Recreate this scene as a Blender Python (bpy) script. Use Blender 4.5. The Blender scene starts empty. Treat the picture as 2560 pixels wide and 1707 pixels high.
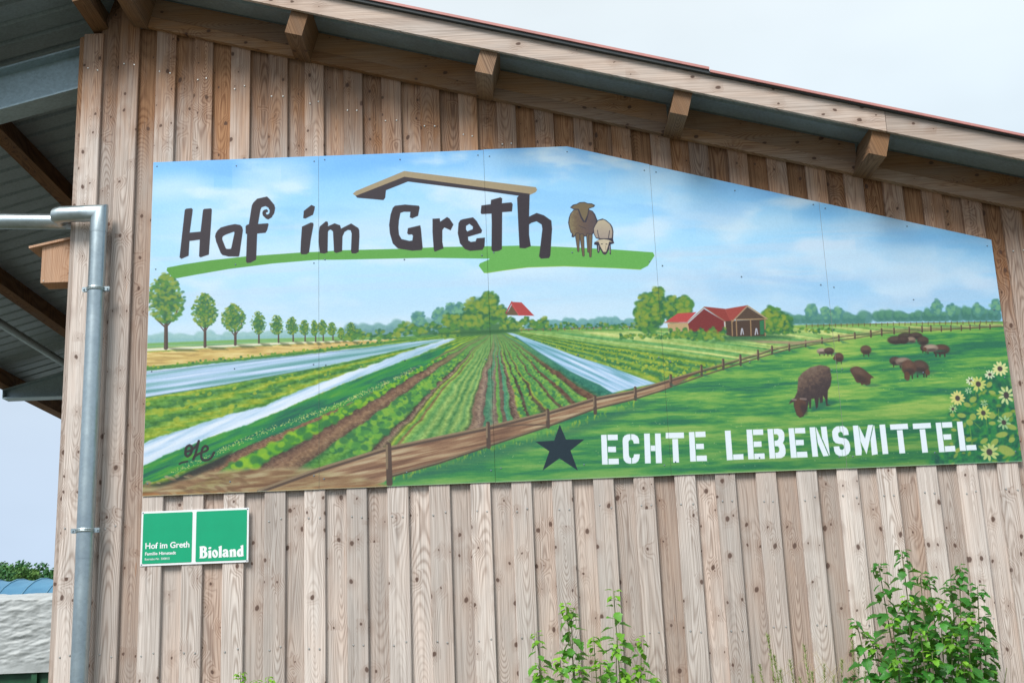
import bpy, math, random
import numpy as np
from mathutils import Vector, Matrix
from mathutils.geometry import tessellate_polygon

for _b in (bpy.data.objects, bpy.data.meshes, bpy.data.curves, bpy.data.materials, bpy.data.lights, bpy.data.cameras):
    for _o in list(_b):
        _b.remove(_o)
SC = bpy.context.scene
COL = SC.collection
random.seed(11)

# ------------------------------------------------------------------ camera
FPX, PHW, PHH = 3071.6, 2560.0, 1707.0            # focal length in photo pixels, photo size
YAW, PITCH, ROLL = 0.0078, 0.2431, -0.0406
CAM = np.array([2.0717, -6.9562, 1.5932])
_cy, _sy = math.cos(YAW), math.sin(YAW)
FWD = np.array([_sy * math.cos(PITCH), _cy * math.cos(PITCH), math.sin(PITCH)])
_r0 = np.array([_cy, -_sy, 0.0]); _u0 = np.cross(_r0, FWD)
RGT = _r0 * math.cos(ROLL) + _u0 * math.sin(ROLL)
UPV = -_r0 * math.sin(ROLL) + _u0 * math.cos(ROLL)
cam_data = bpy.data.cameras.new('camera')
cam = bpy.data.objects.new('camera', cam_data); COL.objects.link(cam)
cam_data.sensor_fit = 'HORIZONTAL'; cam_data.sensor_width = 36.0
cam_data.lens = FPX / PHW * 36.0
cam_data.clip_start = 0.05; cam_data.clip_end = 2500
cam.matrix_world = Matrix(((RGT[0], UPV[0], -FWD[0], CAM[0]), (RGT[1], UPV[1], -FWD[1], CAM[1]),
                           (RGT[2], UPV[2], -FWD[2], CAM[2]), (0, 0, 0, 1)))
SC.camera = cam

def un(x, y, ax, val):
    """the point of the plane coord[ax] = val that is seen at photo pixel (x, y)"""
    d = FWD + RGT * ((x - PHW / 2) / FPX) - UPV * ((y - PHH / 2) / FPX)
    t = (val - CAM[ax]) / d[ax]
    return CAM + d * t

# ------------------------------------------------------------------ sky, sun, exposure
SUN_EL, SUN_AZ = math.radians(47), math.radians(208)
world = bpy.data.worlds.new('World'); SC.world = world; world.use_nodes = True
wn, wl = world.node_tree.nodes, world.node_tree.links
wn.clear()
w_out = wn.new('ShaderNodeOutputWorld')
sky = wn.new('ShaderNodeTexSky'); sky.sky_type = 'NISHITA'; sky.sun_disc = False
sky.sun_elevation = SUN_EL; sky.sun_rotation = SUN_AZ
bg_sky = wn.new('ShaderNodeBackground'); bg_sky.inputs['Strength'].default_value = 0.05
wl.new(sky.outputs[0], bg_sky.inputs['Color'])
tc = wn.new('ShaderNodeTexCoord')
sep = wn.new('ShaderNodeSeparateXYZ'); wl.new(tc.outputs['Generated'], sep.inputs[0])
ramp = wn.new('ShaderNodeValToRGB'); wl.new(sep.outputs['Z'], ramp.inputs[0])
ramp.color_ramp.elements[0].position = 0.0; ramp.color_ramp.elements[0].color = (0.50, 0.63, 0.83, 1)
ramp.color_ramp.elements[1].position = 0.55; ramp.color_ramp.elements[1].color = (0.90, 0.97, 1.0, 1)
_e = ramp.color_ramp.elements.new(0.16); _e.color = (0.62, 0.74, 0.90, 1)
_e = ramp.color_ramp.elements.new(0.34); _e.color = (0.79, 0.915, 1.0, 1)
cn = wn.new('ShaderNodeTexNoise'); cn.inputs['Scale'].default_value = 2.6; cn.inputs['Detail'].default_value = 4
cmap = wn.new('ShaderNodeMapping'); cmap.inputs['Scale'].default_value = (1, 1, 2.2)
wl.new(tc.outputs['Generated'], cmap.inputs[0]); wl.new(cmap.outputs[0], cn.inputs['Vector'])
cr = wn.new('ShaderNodeMapRange'); wl.new(cn.outputs['Fac'], cr.inputs[0])
cr.inputs[1].default_value = 0.38; cr.inputs[2].default_value = 0.68; cr.inputs[3].default_value = 0.375; cr.inputs[4].default_value = 0.43
bg_cl = wn.new('ShaderNodeBackground'); wl.new(ramp.outputs[0], bg_cl.inputs['Color']); wl.new(cr.outputs[0], bg_cl.inputs['Strength'])
wmix = wn.new('ShaderNodeMixShader'); wmix.inputs[0].default_value = 0.93
wl.new(bg_sky.outputs[0], wmix.inputs[1]); wl.new(bg_cl.outputs[0], wmix.inputs[2]); wl.new(wmix.outputs[0], w_out.inputs[0])

sun_data = bpy.data.lights.new('sun', 'SUN'); sun_data.energy = 1.5; sun_data.angle = math.radians(24); sun_data.color = (1.0, 0.965, 0.91)
sun = bpy.data.objects.new('sun', sun_data); COL.objects.link(sun)
_sd = Vector((math.sin(SUN_AZ) * math.cos(SUN_EL), math.cos(SUN_AZ) * math.cos(SUN_EL), math.sin(SUN_EL)))
sun.rotation_euler = _sd.to_track_quat('Z', 'Y').to_euler()
sun.location = (0, -6, 12)

SC.view_settings.view_transform = 'Standard'; SC.view_settings.look = 'None'
SC.view_settings.exposure = 1.35; SC.view_settings.gamma = 1.0; SC.view_settings.use_curve_mapping = False
SC.render.engine = 'CYCLES'
SC.cycles.use_denoising = True
SC.cycles.max_bounces = 8; SC.cycles.diffuse_bounces = 5

# ------------------------------------------------------------------ helpers
def link(o):
    COL.objects.link(o); return o

def tag(o, label=None, cat=None, group=None, kind=None):
    if label: o['label'] = label
    if cat: o['category'] = cat
    if group: o['group'] = group
    if kind: o['kind'] = kind
    return o

def thing(name, loc, label, cat, group=None):
    o = bpy.data.objects.new(name, None); link(o)
    o.location = loc; o.empty_display_size = 0.1
    return tag(o, label, cat, group)

def mesh(name, verts, faces, mat=None, smooth=False):
    me = bpy.data.meshes.new(name)
    me.from_pydata([tuple(v) for v in verts], [], [tuple(f) for f in faces])
    if mat: me.materials.append(mat)
    if smooth:
        me.polygons.foreach_set('use_smooth', [True] * len(me.polygons))
    me.update()
    return me

def put(name, me, parent=None, loc=(0, 0, 0), rot=None):
    """link one mesh object; loc is a world position even when there is a parent (parents are unrotated empties)"""
    o = bpy.data.objects.new(name, me); link(o)
    if parent is not None:
        o.parent = parent
        pl = Vector(parent.location)
        q = parent.parent
        while q is not None:
            pl += Vector(q.location); q = q.parent
        o.location = Vector(loc) - pl
    else:
        o.location = loc
    if rot: o.rotation_euler = rot
    return o

class MB:
    """collects verts and faces"""
    def __init__(self): self.v = []; self.f = []
    def add(self, vs, fs):
        n = len(self.v); self.v += [tuple(p) for p in vs]; self.f += [tuple(i + n for i in q) for q in fs]
    def box(self, lo, hi):
        x0, y0, z0 = lo; x1, y1, z1 = hi
        self.add([(x0, y0, z0), (x1, y0, z0), (x1, y1, z0), (x0, y1, z0), (x0, y0, z1), (x1, y0, z1), (x1, y1, z1), (x0, y1, z1)],
                 [(0, 3, 2, 1), (4, 5, 6, 7), (0, 1, 5, 4), (1, 2, 6, 5), (2, 3, 7, 6), (3, 0, 4, 7)])
    def hexa(self, a, b):
        """two quads a (4 pts) and b (4 pts) joined into a block"""
        self.add(list(a) + list(b), [(3, 2, 1, 0), (4, 5, 6, 7), (0, 1, 5, 4), (1, 2, 6, 5), (2, 3, 7, 6), (3, 0, 4, 7)])
    def tube(self, pts, rad, n=20, caps=True):
        pts = [Vector(p) for p in pts]
        if not isinstance(rad, (list, tuple)): rad = [rad] * len(pts)
        base = len(self.v); prev = None
        for i, p in enumerate(pts):
            t = (pts[min(i + 1, len(pts) - 1)] - pts[max(i - 1, 0)]).normalized()
            if prev is None:
                a = t.orthogonal().normalized()
            else:
                a = (prev - t * prev.dot(t)).normalized()
            prev = a; b = t.cross(a)
            for k in range(n):
                an = 2 * math.pi * k / n
                self.v.append(tuple(p + (a * math.cos(an) + b * math.sin(an)) * rad[i]))
        for i in range(len(pts) - 1):
            for k in range(n):
                k2 = (k + 1) % n
                self.f.append((base + i * n + k, base + i * n + k2, base + (i + 1) * n + k2, base + (i + 1) * n + k))
        if caps:
            self.f.append(tuple(base + k for k in range(n))[::-1])
            self.f.append(tuple(base + (len(pts) - 1) * n + k for k in range(n)))
    def build(self, name, mat, parent=None, smooth=False, origin=None):
        if origin is None: origin = (0, 0, 0)
        vs = [(p[0] - origin[0], p[1] - origin[1], p[2] - origin[2]) for p in self.v]
        return put(name, mesh(name, vs, self.f, mat, smooth), parent, origin)

def smooth_by_angle(me, deg=40):
    ca = math.cos(math.radians(deg))
    me.polygons.foreach_set('use_smooth', [True] * len(me.polygons))
    ef = {}
    for p in me.polygons:
        for k in p.edge_keys: ef.setdefault(k, []).append(p.normal.copy())
    sharp = me.attributes.new('sharp_edge', 'BOOLEAN', 'EDGE')
    for i, e in enumerate(me.edges):
        ns = ef.get(tuple(sorted(e.vertices)), [])
        if len(ns) != 2 or ns[0].dot(ns[1]) < ca: sharp.data[i].value = True

# ------------------------------------------------------------------ materials
def new_mat(name, rough=0.7, metal=0.0, spec=0.5):
    m = bpy.data.materials.new(name); m.use_nodes = True
    nt = m.node_tree; b = nt.nodes['Principled BSDF']
    b.inputs['Roughness'].default_value = rough; b.inputs['Metallic'].default_value = metal
    b.inputs['Specular IOR Level'].default_value = spec
    return m, nt, b

class NT:
    """small wrapper: every call adds a node and returns its output socket"""
    def __init__(self, nt): self.t = nt
    def _in(self, sock, v):
        if isinstance(v, bpy.types.NodeSocket): self.t.links.new(v, sock)
        else: sock.default_value = v
    def math(self, op, a, b=0.0, c=0.0, clamp=False):
        n = self.t.nodes.new('ShaderNodeMath'); n.operation = op; n.use_clamp = clamp
        self._in(n.inputs[0], a); self._in(n.inputs[1], b); self._in(n.inputs[2], c); return n.outputs[0]
    def noise(self, vec, scale=1.0, detail=2.0, rough=0.5, w=None, out='Fac'):
        n = self.t.nodes.new('ShaderNodeTexNoise')
        if w is not None:
            n.noise_dimensions = '4D'; self._in(n.inputs['W'], w)
        self._in(n.inputs['Vector'], vec); n.inputs['Scale'].default_value = scale
        n.inputs['Detail'].default_value = detail; n.inputs['Roughness'].default_value = rough
        return n.outputs[out]
    def combine(self, x=0.0, y=0.0, z=0.0):
        n = self.t.nodes.new('ShaderNodeCombineXYZ')
        for s, v in zip(n.inputs, (x, y, z)): self._in(s, v)
        return n.outputs[0]
    def separate(self, v):
        n = self.t.nodes.new('ShaderNodeSeparateXYZ'); self._in(n.inputs[0], v); return n.outputs
    def mix(self, fac, a, b, mode='MIX'):
        n = self.t.nodes.new('ShaderNodeMix'); n.data_type = 'RGBA'; n.blend_type = mode
        self._in(n.inputs[0], fac); self._in(n.inputs[6], a); self._in(n.inputs[7], b); return n.outputs[2]
    def rng(self, v, a, b, c=0.0, d=1.0, smooth=True):
        n = self.t.nodes.new('ShaderNodeMapRange'); n.interpolation_type = 'SMOOTHSTEP' if smooth else 'LINEAR'
        self._in(n.inputs[0], v)
        for i, q in enumerate((a, b, c, d)): self._in(n.inputs[i + 1], q)
        return n.outputs[0]
    def ramp(self, v, stops):
        n = self.t.nodes.new('ShaderNodeValToRGB'); self._in(n.inputs[0], v)
        e = n.color_ramp.elements
        while len(e) < len(stops): e.new(0.5)
        for q, (p, c) in zip(e, stops): q.position = p; q.color = tuple(c) + (1,)
        return n.outputs[0]
    def voronoi(self, vec, scale=1.0, rnd=1.0, dims='3D'):
        n = self.t.nodes.new('ShaderNodeTexVoronoi'); n.voronoi_dimensions = dims; self._in(n.inputs['Vector'], vec)
        n.inputs['Scale'].default_value = scale; n.inputs['Randomness'].default_value = rnd
        return n.outputs['Distance'], n.outputs['Color']
    def coord(self, which='Object'):
        return self.t.nodes.new('ShaderNodeTexCoord').outputs[which]
    def random(self):
        return self.t.nodes.new('ShaderNodeObjectInfo').outputs['Random']
    def attr(self, name):
        n = self.t.nodes.new('ShaderNodeAttribute'); n.attribute_type = 'OBJECT'; n.attribute_name = name
        return n.outputs['Fac']
    def bump(self, h, strength=0.3, dist=0.002):
        n = self.t.nodes.new('ShaderNodeBump'); n.inputs['Strength'].default_value = strength
        n.inputs['Distance'].default_value = dist; self._in(n.inputs['Height'], h); return n.outputs[0]

def wood_material(name, along, grey_light, grey_dark, warm_light, warm_dark, knot_col, use_tone=True, rough=0.75, across=None, eaves=False):
    """sawn softwood. along = index of the axis the grain follows; 'tone' (object property) 0 = silvered, 1 = still warm"""
    m, nt, b = new_mat(name, rough, 0, 0.3)
    N = NT(nt)
    co = N.separate(N.coord('Object'))
    rnd = N.random()
    W = N.math('MULTIPLY', rnd, 63.0)
    z = co[along]
    others = [i for i in (0, 1, 2) if i != along]
    if across is None:
        x = N.math('ADD', co[others[0]], N.math('MULTIPLY', co[others[1]], 0.8))
    else:
        x = N.math('ADD', co[across[0]], N.math('MULTIPLY', co[across[1]], 0.35))
    # knots
    kwx = N.noise(N.combine(N.math('MULTIPLY', x, 30.0), N.math('MULTIPLY', z, 18.0), 4.0), 1.0, 2, 0.5, W)
    kv = N.combine(N.math('ADD', N.math('MULTIPLY', x, 12.0), N.math('ADD', N.math('MULTIPLY', rnd, 37.0), N.math('MULTIPLY', kwx, 0.16))), N.math('ADD', N.math('MULTIPLY', z, 8.6), N.math('ADD', W, N.math('MULTIPLY', kwx, 0.25))), 0)
    kd, kc = N.voronoi(kv, 1.0, 1.0, '2D')
    ks = N.separate(kc)
    big = N.rng(ks[0], 0.1, 1.0, 0.05, 0.17)
    present = N.math('GREATER_THAN', N.math('ADD', ks[1], N.math('MULTIPLY', N.math('SUBTRACT', N.noise(N.combine(0, N.math('MULTIPLY', z, 1.1), 6.0), 1.0, 1, 0.5, W), 0.5), 1.1)), 0.62)
    knot = N.math('MULTIPLY', N.rng(kd, big, N.math('MULTIPLY', big, 0.55), 0.0, 1.0), present)
    halo = N.math('MULTIPLY', N.rng(kd, 0.62, 0.08, 0.0, 1.0), present)
    # flat-sawn rings: distance to a wandering pith line
    wob = N.noise(N.combine(0, N.math('MULTIPLY', z, 0.9), 0), 1.0, 2, 0.5, W)
    wob2 = N.noise(N.combine(N.math('MULTIPLY', x, 8.0), N.math('MULTIPLY', z, 2.2), 0), 1.0, 2, 0.5, N.math('ADD', W, 7.0))
    x0 = N.math('MULTIPLY', N.math('SUBTRACT', wob, 0.5), 0.20)
    dz = N.math('MULTIPLY', N.math('ABSOLUTE', N.math('SUBTRACT', N.noise(N.combine(3.1, N.math('MULTIPLY', z, 0.55), 0), 1.0, 1, 0.5, N.math('ADD', W, 3.0)), 0.5)), 0.62)
    dx = N.math('SUBTRACT', x, x0)
    r = N.math('SQRT', N.math('ADD', N.math('MULTIPLY', dx, dx), N.math('MULTIPLY', dz, dz)))
    r = N.math('ADD', r, N.math('MULTIPLY', wob2, 0.012))
    r = N.math('ADD', r, N.math('MULTIPLY', halo, 0.018))
    rings = N.math('ADD', N.math('MULTIPLY', N.math('SINE', N.math('MULTIPLY', r, 880.0)), 0.5), 0.5)
    rings = N.math('POWER', rings, 2.2)
    ringvis = N.rng(N.noise(N.combine(N.math('MULTIPLY', x, 5.0), N.math('MULTIPLY', z, 0.8), 2.0), 1.0, 2, 0.5, W), 0.36, 0.62, 0.18, 0.85)
    streak = N.noise(N.combine(N.math('MULTIPLY', x, 210.0), N.math('MULTIPLY', z, 2.0), 0), 1.0, 3, 0.6, W)
    blot = N.noise(N.combine(N.math('MULTIPLY', x, 9.0), N.math('MULTIPLY', z, 1.7), 5.0), 1.0, 4, 0.6, W)
    tone = N.attr('tone') if use_tone else N.math('MULTIPLY', rnd, 0.0)
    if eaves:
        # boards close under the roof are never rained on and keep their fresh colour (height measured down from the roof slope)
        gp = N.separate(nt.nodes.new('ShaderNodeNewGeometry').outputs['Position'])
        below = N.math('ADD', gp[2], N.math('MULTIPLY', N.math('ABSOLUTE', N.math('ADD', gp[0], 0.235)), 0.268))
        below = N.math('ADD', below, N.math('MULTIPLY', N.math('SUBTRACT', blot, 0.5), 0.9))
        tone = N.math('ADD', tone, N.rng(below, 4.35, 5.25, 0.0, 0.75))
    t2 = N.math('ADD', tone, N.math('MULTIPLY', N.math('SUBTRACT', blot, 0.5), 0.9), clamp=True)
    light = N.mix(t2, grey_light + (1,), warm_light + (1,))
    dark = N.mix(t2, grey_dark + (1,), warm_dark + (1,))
    g = N.math('ADD', N.math('MULTIPLY', N.math('MULTIPLY', rings, ringvis), 0.8), N.rng(streak, 0.36, 0.72, 0.0, 0.75), clamp=True)
    col = N.mix(g, light, dark)
    var = N.rng(rnd, 0, 1, 0.76, 1.14, smooth=False)
    mott = N.rng(blot, 0.30, 0.70, 0.86, 1.10)
    vm = N.math('MULTIPLY', var, mott)
    col = N.mix(1.0, col, N.combine(vm, vm, vm), 'MULTIPLY')
    col = N.mix(N.math('MULTIPLY', halo, 0.22), col, warm_dark + (1,))
    col = N.mix(N.math('MULTIPLY', knot, 0.88), col, knot_col + (1,))
    # rain-grey streaks and resin
    stain = N.noise(N.combine(N.math('MULTIPLY', x, 26.0), N.math('MULTIPLY', z, 1.3), 14.0), 1.0, 4, 0.65, N.math('ADD', W, 31.0))
    col = N.mix(N.math('MULTIPLY', N.rng(stain, 0.55, 0.78, 0.0, 0.6), N.rng(t2, .3, .9, 1.0, .15)), col, (0.23, 0.20, 0.185, 1))
    res = N.noise(N.combine(N.math('MULTIPLY', x, 60.0), N.math('MULTIPLY', z, 6.0), 4.0), 1.0, 2, 0.5, N.math('ADD', W, 45.0))
    col = N.mix(N.rng(res, 0.73, 0.80, 0.0, 0.6), col, (0.34, 0.13, 0.035, 1))
    # drying checks
    chk = N.noise(N.combine(N.math('MULTIPLY', x, 85.0), N.math('MULTIPLY', z, 0.7), 9.0), 1.0, 1, 0.5, N.math('ADD', W, 20.0))
    chk = N.rng(chk, 0.735, 0.765, 0.0, 1.0)
    col = N.mix(N.math('MULTIPLY', chk, 0.5), col, (0.09, 0.065, 0.05, 1))
    nt.links.new(col, b.inputs['Base Color'])
    hgt = N.math('SUBTRACT', N.math('MULTIPLY', g, -0.6), N.math('ADD', chk, N.math('MULTIPLY', knot, -0.3)))
    nt.links.new(N.bump(hgt, 0.45, 0.0015), b.inputs['Normal'])
    return m

SILV_L, SILV_D = (0.70, 0.635, 0.59), (0.38, 0.31, 0.27)
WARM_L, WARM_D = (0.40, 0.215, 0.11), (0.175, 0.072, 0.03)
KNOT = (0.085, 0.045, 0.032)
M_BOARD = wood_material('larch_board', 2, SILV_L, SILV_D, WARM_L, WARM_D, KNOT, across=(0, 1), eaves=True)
M_BEAM_X = wood_material('larch_beam', 0, SILV_L, SILV_D, (0.37, 0.205, 0.10), (0.20, 0.09, 0.038), KNOT, across=(2, 1))
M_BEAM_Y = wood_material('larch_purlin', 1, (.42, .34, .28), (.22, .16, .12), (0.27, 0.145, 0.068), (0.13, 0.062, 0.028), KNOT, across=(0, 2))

def galvanised(name, base, rough, metal, contrast=0.12, scale=60, streak=True):
    m, nt, b = new_mat(name, rough, metal)
    N = NT(nt); co = N.coord('Object')
    d, c = N.voronoi(co, scale)
    sp = N.separate(c)[0]
    n2 = N.noise(co, 4.0, 4, 0.6)
    n3 = N.noise(co, 240.0, 1, 0.5)
    v = N.math('ADD', N.math('MULTIPLY', N.math('SUBTRACT', sp, 0.5), contrast), N.math('MULTIPLY', N.math('SUBTRACT', n2, 0.5), 0.5))
    k = N.math('ADD', v, 1.0)
    col = N.mix(1.0, base + (1,), N.combine(k, k, k), 'MULTIPLY')
    spots = N.rng(n3, 0.70, 0.76, 0.0, 0.4)
    col = N.mix(spots, col, (base[0] * 0.45, base[1] * 0.45, base[2] * 0.45, 1))
    nt.links.new(col, b.inputs['Base Color'])
    rr = N.rng(n2, 0.3, 0.7, rough - 0.06, rough + 0.08)
    nt.links.new(rr, b.inputs['Roughness'])
    return m
M_PIPE = galvanised('galvanised_pipe', (0.40, 0.475, 0.505), 0.36, 0.85)
M_SHEET = galvanised('galvanised_sheet', (0.30, 0.365, 0.40), 0.55, 0.5, 0.22, 90)
M_STEEL = galvanised('galvanised_beam', (0.36, 0.46, 0.50), 0.48, 0.5, 0.2, 70)

def plain(name, col, rough=0.6, metal=0.0, var=0.12, scale=8.0):
    m, nt, b = new_mat(name, rough, metal); N = NT(nt)
    n = N.noise(N.coord('Object'), scale, 5, 0.6)
    k = N.rng(n, 0.25, 0.75, 1.0 - var, 1.0 + var)
    nt.links.new(N.mix(1.0, tuple(col) + (1,), N.combine(k, k, k), 'MULTIPLY'), b.inputs['Base Color'])
    return m
M_RED = plain('red_coated_steel', (0.50, 0.22, 0.20), 0.45)
M_DARK = plain('shade_strip_and_tyre', (0.035, 0.045, 0.05), 0.7)  # near-black: painted shade strip at the verge, and the trailer tyres
M_SCREW = plain('screw_steel', (0.62, 0.62, 0.60), 0.35, 0.8)
M_SCREW_DARK = plain('painted_screw', (0.14, 0.20, 0.26), 0.5)
M_WHITE = plain('white_plate', (0.80, 0.82, 0.84), 0.4, 0, 0.03)
M_SIGNGREEN = plain('sign_green', (0.0, 0.345, 0.165), 0.35, 0, 0.04)
M_TARPGREEN = plain('green_paint', (0.012, 0.085, 0.035), 0.5, 0, 0.25)
# ------------------------------------------------------------------ the painted landscape of the large sign
SIGN_Z0, SIGN_H = 2.5, 2.0207
TXM = 520.0                                         # texels per metre
TW, TH = int(5.0 * TXM), int(round(SIGN_H * TXM))
TS = TXM / 441.0                                    # texels per traced unit

def to_tex(pts):
    P = np.asarray(pts, float).reshape(-1, 2)
    d = FWD[None] + RGT[None] * ((P[:, :1] - PHW / 2) / FPX) - UPV[None] * ((P[:, 1:] - PHH / 2) / FPX)
    q = CAM[None] + d * ((0.0 - CAM[1]) / d[:, 1:2])
    return np.stack([q[:, 0] * TXM, (q[:, 2] - SIGN_Z0) * TXM], 1)

def vnoise(x, y, seed):
    """value noise on arrays, 0..1"""
    xi = np.floor(x).astype(np.int64); yi = np.floor(y).astype(np.int64)
    fx = (x - xi).astype(np.float32); fy = (y - yi).astype(np.float32)
    fx = fx * fx * (3 - 2 * fx); fy = fy * fy * (3 - 2 * fy)
    tab = np.random.RandomState(seed).rand(256, 256).astype(np.float32)
    a = tab[yi & 255, xi & 255]; b = tab[yi & 255, (xi + 1) & 255]
    c = tab[(yi + 1) & 255, xi & 255]; d = tab[(yi + 1) & 255, (xi + 1) & 255]
    return (a * (1 - fx) + b * fx) * (1 - fy) + (c * (1 - fx) + d * fx) * fy

def fbm(x, y, seed, oct=4, gain=0.5):
    s = 0.0; a = 1.0; n = 0.0
    for i in range(oct):
        s = s + a * vnoise(x * (2 ** i) + 17.3 * i, y * (2 ** i) + 5.1 * i, seed + i); n += a; a *= gain
    return s / n

def sstep(x, a, b):
    t = np.clip((x - a) / (b - a), 0, 1); return t * t * (3 - 2 * t)

class Paint:
    def __init__(self):
        self.img = np.zeros((TH, TW, 3), np.float32)
        xs = (np.arange(TW) + 0.5) / TXM; zs = (np.arange(TH) + 0.5) / TXM + SIGN_Z0
        X, Z = np.meshgrid(xs, zs)
        dx, dy, dz = X - CAM[0], -CAM[1], Z - CAM[2]
        w = dx * FWD[0] + dy * FWD[1] + dz * FWD[2]
        self.U = (PHW / 2 + FPX * (dx * RGT[0] + dy * RGT[1] + dz * RGT[2]) / w).astype(np.float32)
        self.V = (PHH / 2 - FPX * (dx * UPV[0] + dy * UPV[1] + dz * UPV[2]) / w).astype(np.float32)
    def box(self, p, pad):
        x0 = max(0, int(p[:, 0].min() - pad)); x1 = min(TW, int(p[:, 0].max() + pad) + 2)
        y0 = max(0, int(p[:, 1].min() - pad)); y1 = min(TH, int(p[:, 1].max() + pad) + 2)
        return (x0, x1, y0, y1) if x1 > x0 and y1 > y0 else None
    def blend(self, b, a, color):
        x0, x1, y0, y1 = b
        reg = self.img[y0:y1, x0:x1]
        c = np.asarray(color, np.float32) / 255.0
        reg += (c - reg) * a[..., None]
    def sdf(self, p, gx, gy):
        inside = np.zeros(gx.shape, bool); d2 = np.full(gx.shape, 1e12, np.float32)
        n = len(p)
        for i in range(n):
            ax, ay = p[i]; bx, by = p[(i + 1) % n]
            ex, ey = bx - ax, by - ay
            l2 = ex * ex + ey * ey + 1e-9
            t = np.clip(((gx - ax) * ex + (gy - ay) * ey) / l2, 0, 1)
            q = (gx - ax - t * ex) ** 2 + (gy - ay - t * ey) ** 2
            np.minimum(d2, q, out=d2)
            if ay != by:
                c = ((ay > gy) != (by > gy)) & (gx < (bx - ax) * (gy - ay) / (by - ay) + ax)
                inside ^= c
        d = np.sqrt(d2)
        return np.where(inside, -d, d)
    def poly(self, pts, color, soft=1.0, alpha=1.0, holes=(), smooth=0, rag=0.0, ragscale=6.0, seed=1):
        p = to_tex(spline(pts, smooth) if smooth else pts); s = soft * TS
        b = self.box(p, s + rag * TS + 2)
        if not b: return
        gx, gy = np.meshgrid(np.arange(b[0], b[1]) + 0.5, np.arange(b[2], b[3]) + 0.5)
        gx = gx.astype(np.float32); gy = gy.astype(np.float32)
        d = self.sdf(p, gx, gy)
        for h in holes: d = np.maximum(d, -self.sdf(to_tex(spline(h, smooth) if smooth else h), gx, gy))
        if rag: d = d + (fbm(gx / (ragscale * TS), gy / (ragscale * TS), seed, 3) - 0.5) * 2 * rag * TS
        a = sstep(-d, -s, s) * alpha
        if callable(color): color = color(self.U[b[2]:b[3], b[0]:b[1]], self.V[b[2]:b[3], b[0]:b[1]])
        self.blend(b, a, color)
    def stroke(self, pts, w, color, soft=1.0, alpha=1.0, smooth=0):
        if smooth: 
            k = len(pts); pts = spline(pts, smooth, closed=False)
            if isinstance(w, (list, tuple)): w = list(np.interp(np.linspace(0, k - 1, len(pts)), range(k), w))
        p = to_tex(pts)
        if not isinstance(w, (list, tuple)): w = [w] * len(p)
        s = soft * TS; b = self.box(p, max(w) * TS + s + 2)
        if not b: return
        gx, gy = np.meshgrid(np.arange(b[0], b[1]) + 0.5, np.arange(b[2], b[3]) + 0.5)
        gx = gx.astype(np.float32); gy = gy.astype(np.float32)
        d = np.full(gx.shape, 1e6, np.float32)
        for i in range(len(p) - 1):
            ax, ay = p[i]; bx, by = p[i + 1]; ex, ey = bx - ax, by - ay
            t = np.clip(((gx - ax) * ex + (gy - ay) * ey) / (ex * ex + ey * ey + 1e-9), 0, 1)
            q = np.sqrt((gx - ax - t * ex) ** 2 + (gy - ay - t * ey) ** 2) - (w[i] + (w[i + 1] - w[i]) * t) * 0.5 * TS
            np.minimum(d, q, out=d)
        self.blend(b, sstep(-d, -s, s) * alpha, color)
    def ell(self, cx, cy, rx, ry, color, soft=0.4, alpha=1.0, ang=0.0):
        p = to_tex([(cx, cy)])[0]; rx *= TS; ry *= TS
        m = max(rx, ry) * 1.2 + 2
        b = self.box(np.array([p]), m)
        if not b: return
        gx, gy = np.meshgrid(np.arange(b[0], b[1], dtype=np.float32) + 0.5 - p[0], np.arange(b[2], b[3], dtype=np.float32) + 0.5 - p[1])
        ca, sa = math.cos(math.radians(ang)), math.sin(math.radians(ang))
        u = (gx * ca - gy * sa) / rx; v = (gx * sa + gy * ca) / ry
        r = np.sqrt(u * u + v * v)
        self.blend(b, sstep(1.0 + soft * 0.5 - r, 0.0, soft) * alpha, color)
    def dabs(self, n, fx, size, cols, rng, alpha=0.9, soft=0.6, flat=0.75):
        """n little brush dabs; fx(rng) gives a place, or None"""
        for _ in range(n):
            q = fx(rng)
            if q is None: continue
            s = size * rng.uniform(0.6, 1.4)
            self.ell(q[0], q[1], s, s * flat, cols[rng.randrange(len(cols))], soft, alpha, rng.uniform(-50, 50))

def spline(pts, k, closed=True):
    P = np.asarray(pts, float); n = len(P); out = []
    rngi = range(n) if closed else range(n - 1)
    for i in rngi:
        if closed: a, b, c, d = P[(i - 1) % n], P[i], P[(i + 1) % n], P[(i + 2) % n]
        else: a, b, c, d = P[max(i - 1, 0)], P[i], P[i + 1], P[min(i + 2, n - 1)]
        for j in range(k):
            t = j / k
            out.append(0.5 * ((2 * b) + (c - a) * t + (2 * a - 5 * b + 4 * c - d) * t * t + (3 * b - a - 3 * c + d) * t ** 3))
    if not closed: out.append(P[-1])
    return np.array(out)

def cp(pts, ox, oy, sc):
    """traced coordinates of an enlargement -> photo pixels"""
    return [(ox + x / sc, oy + y / sc) for x, y in pts]

def lerp_cols(t, stops):
    """colours (0..255) interpolated over t"""
    ps = [s[0] for s in stops]
    return np.stack([np.interp(t, ps, [s[1][k] for s in stops]) for k in range(3)], -1).astype(np.float32)

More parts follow.
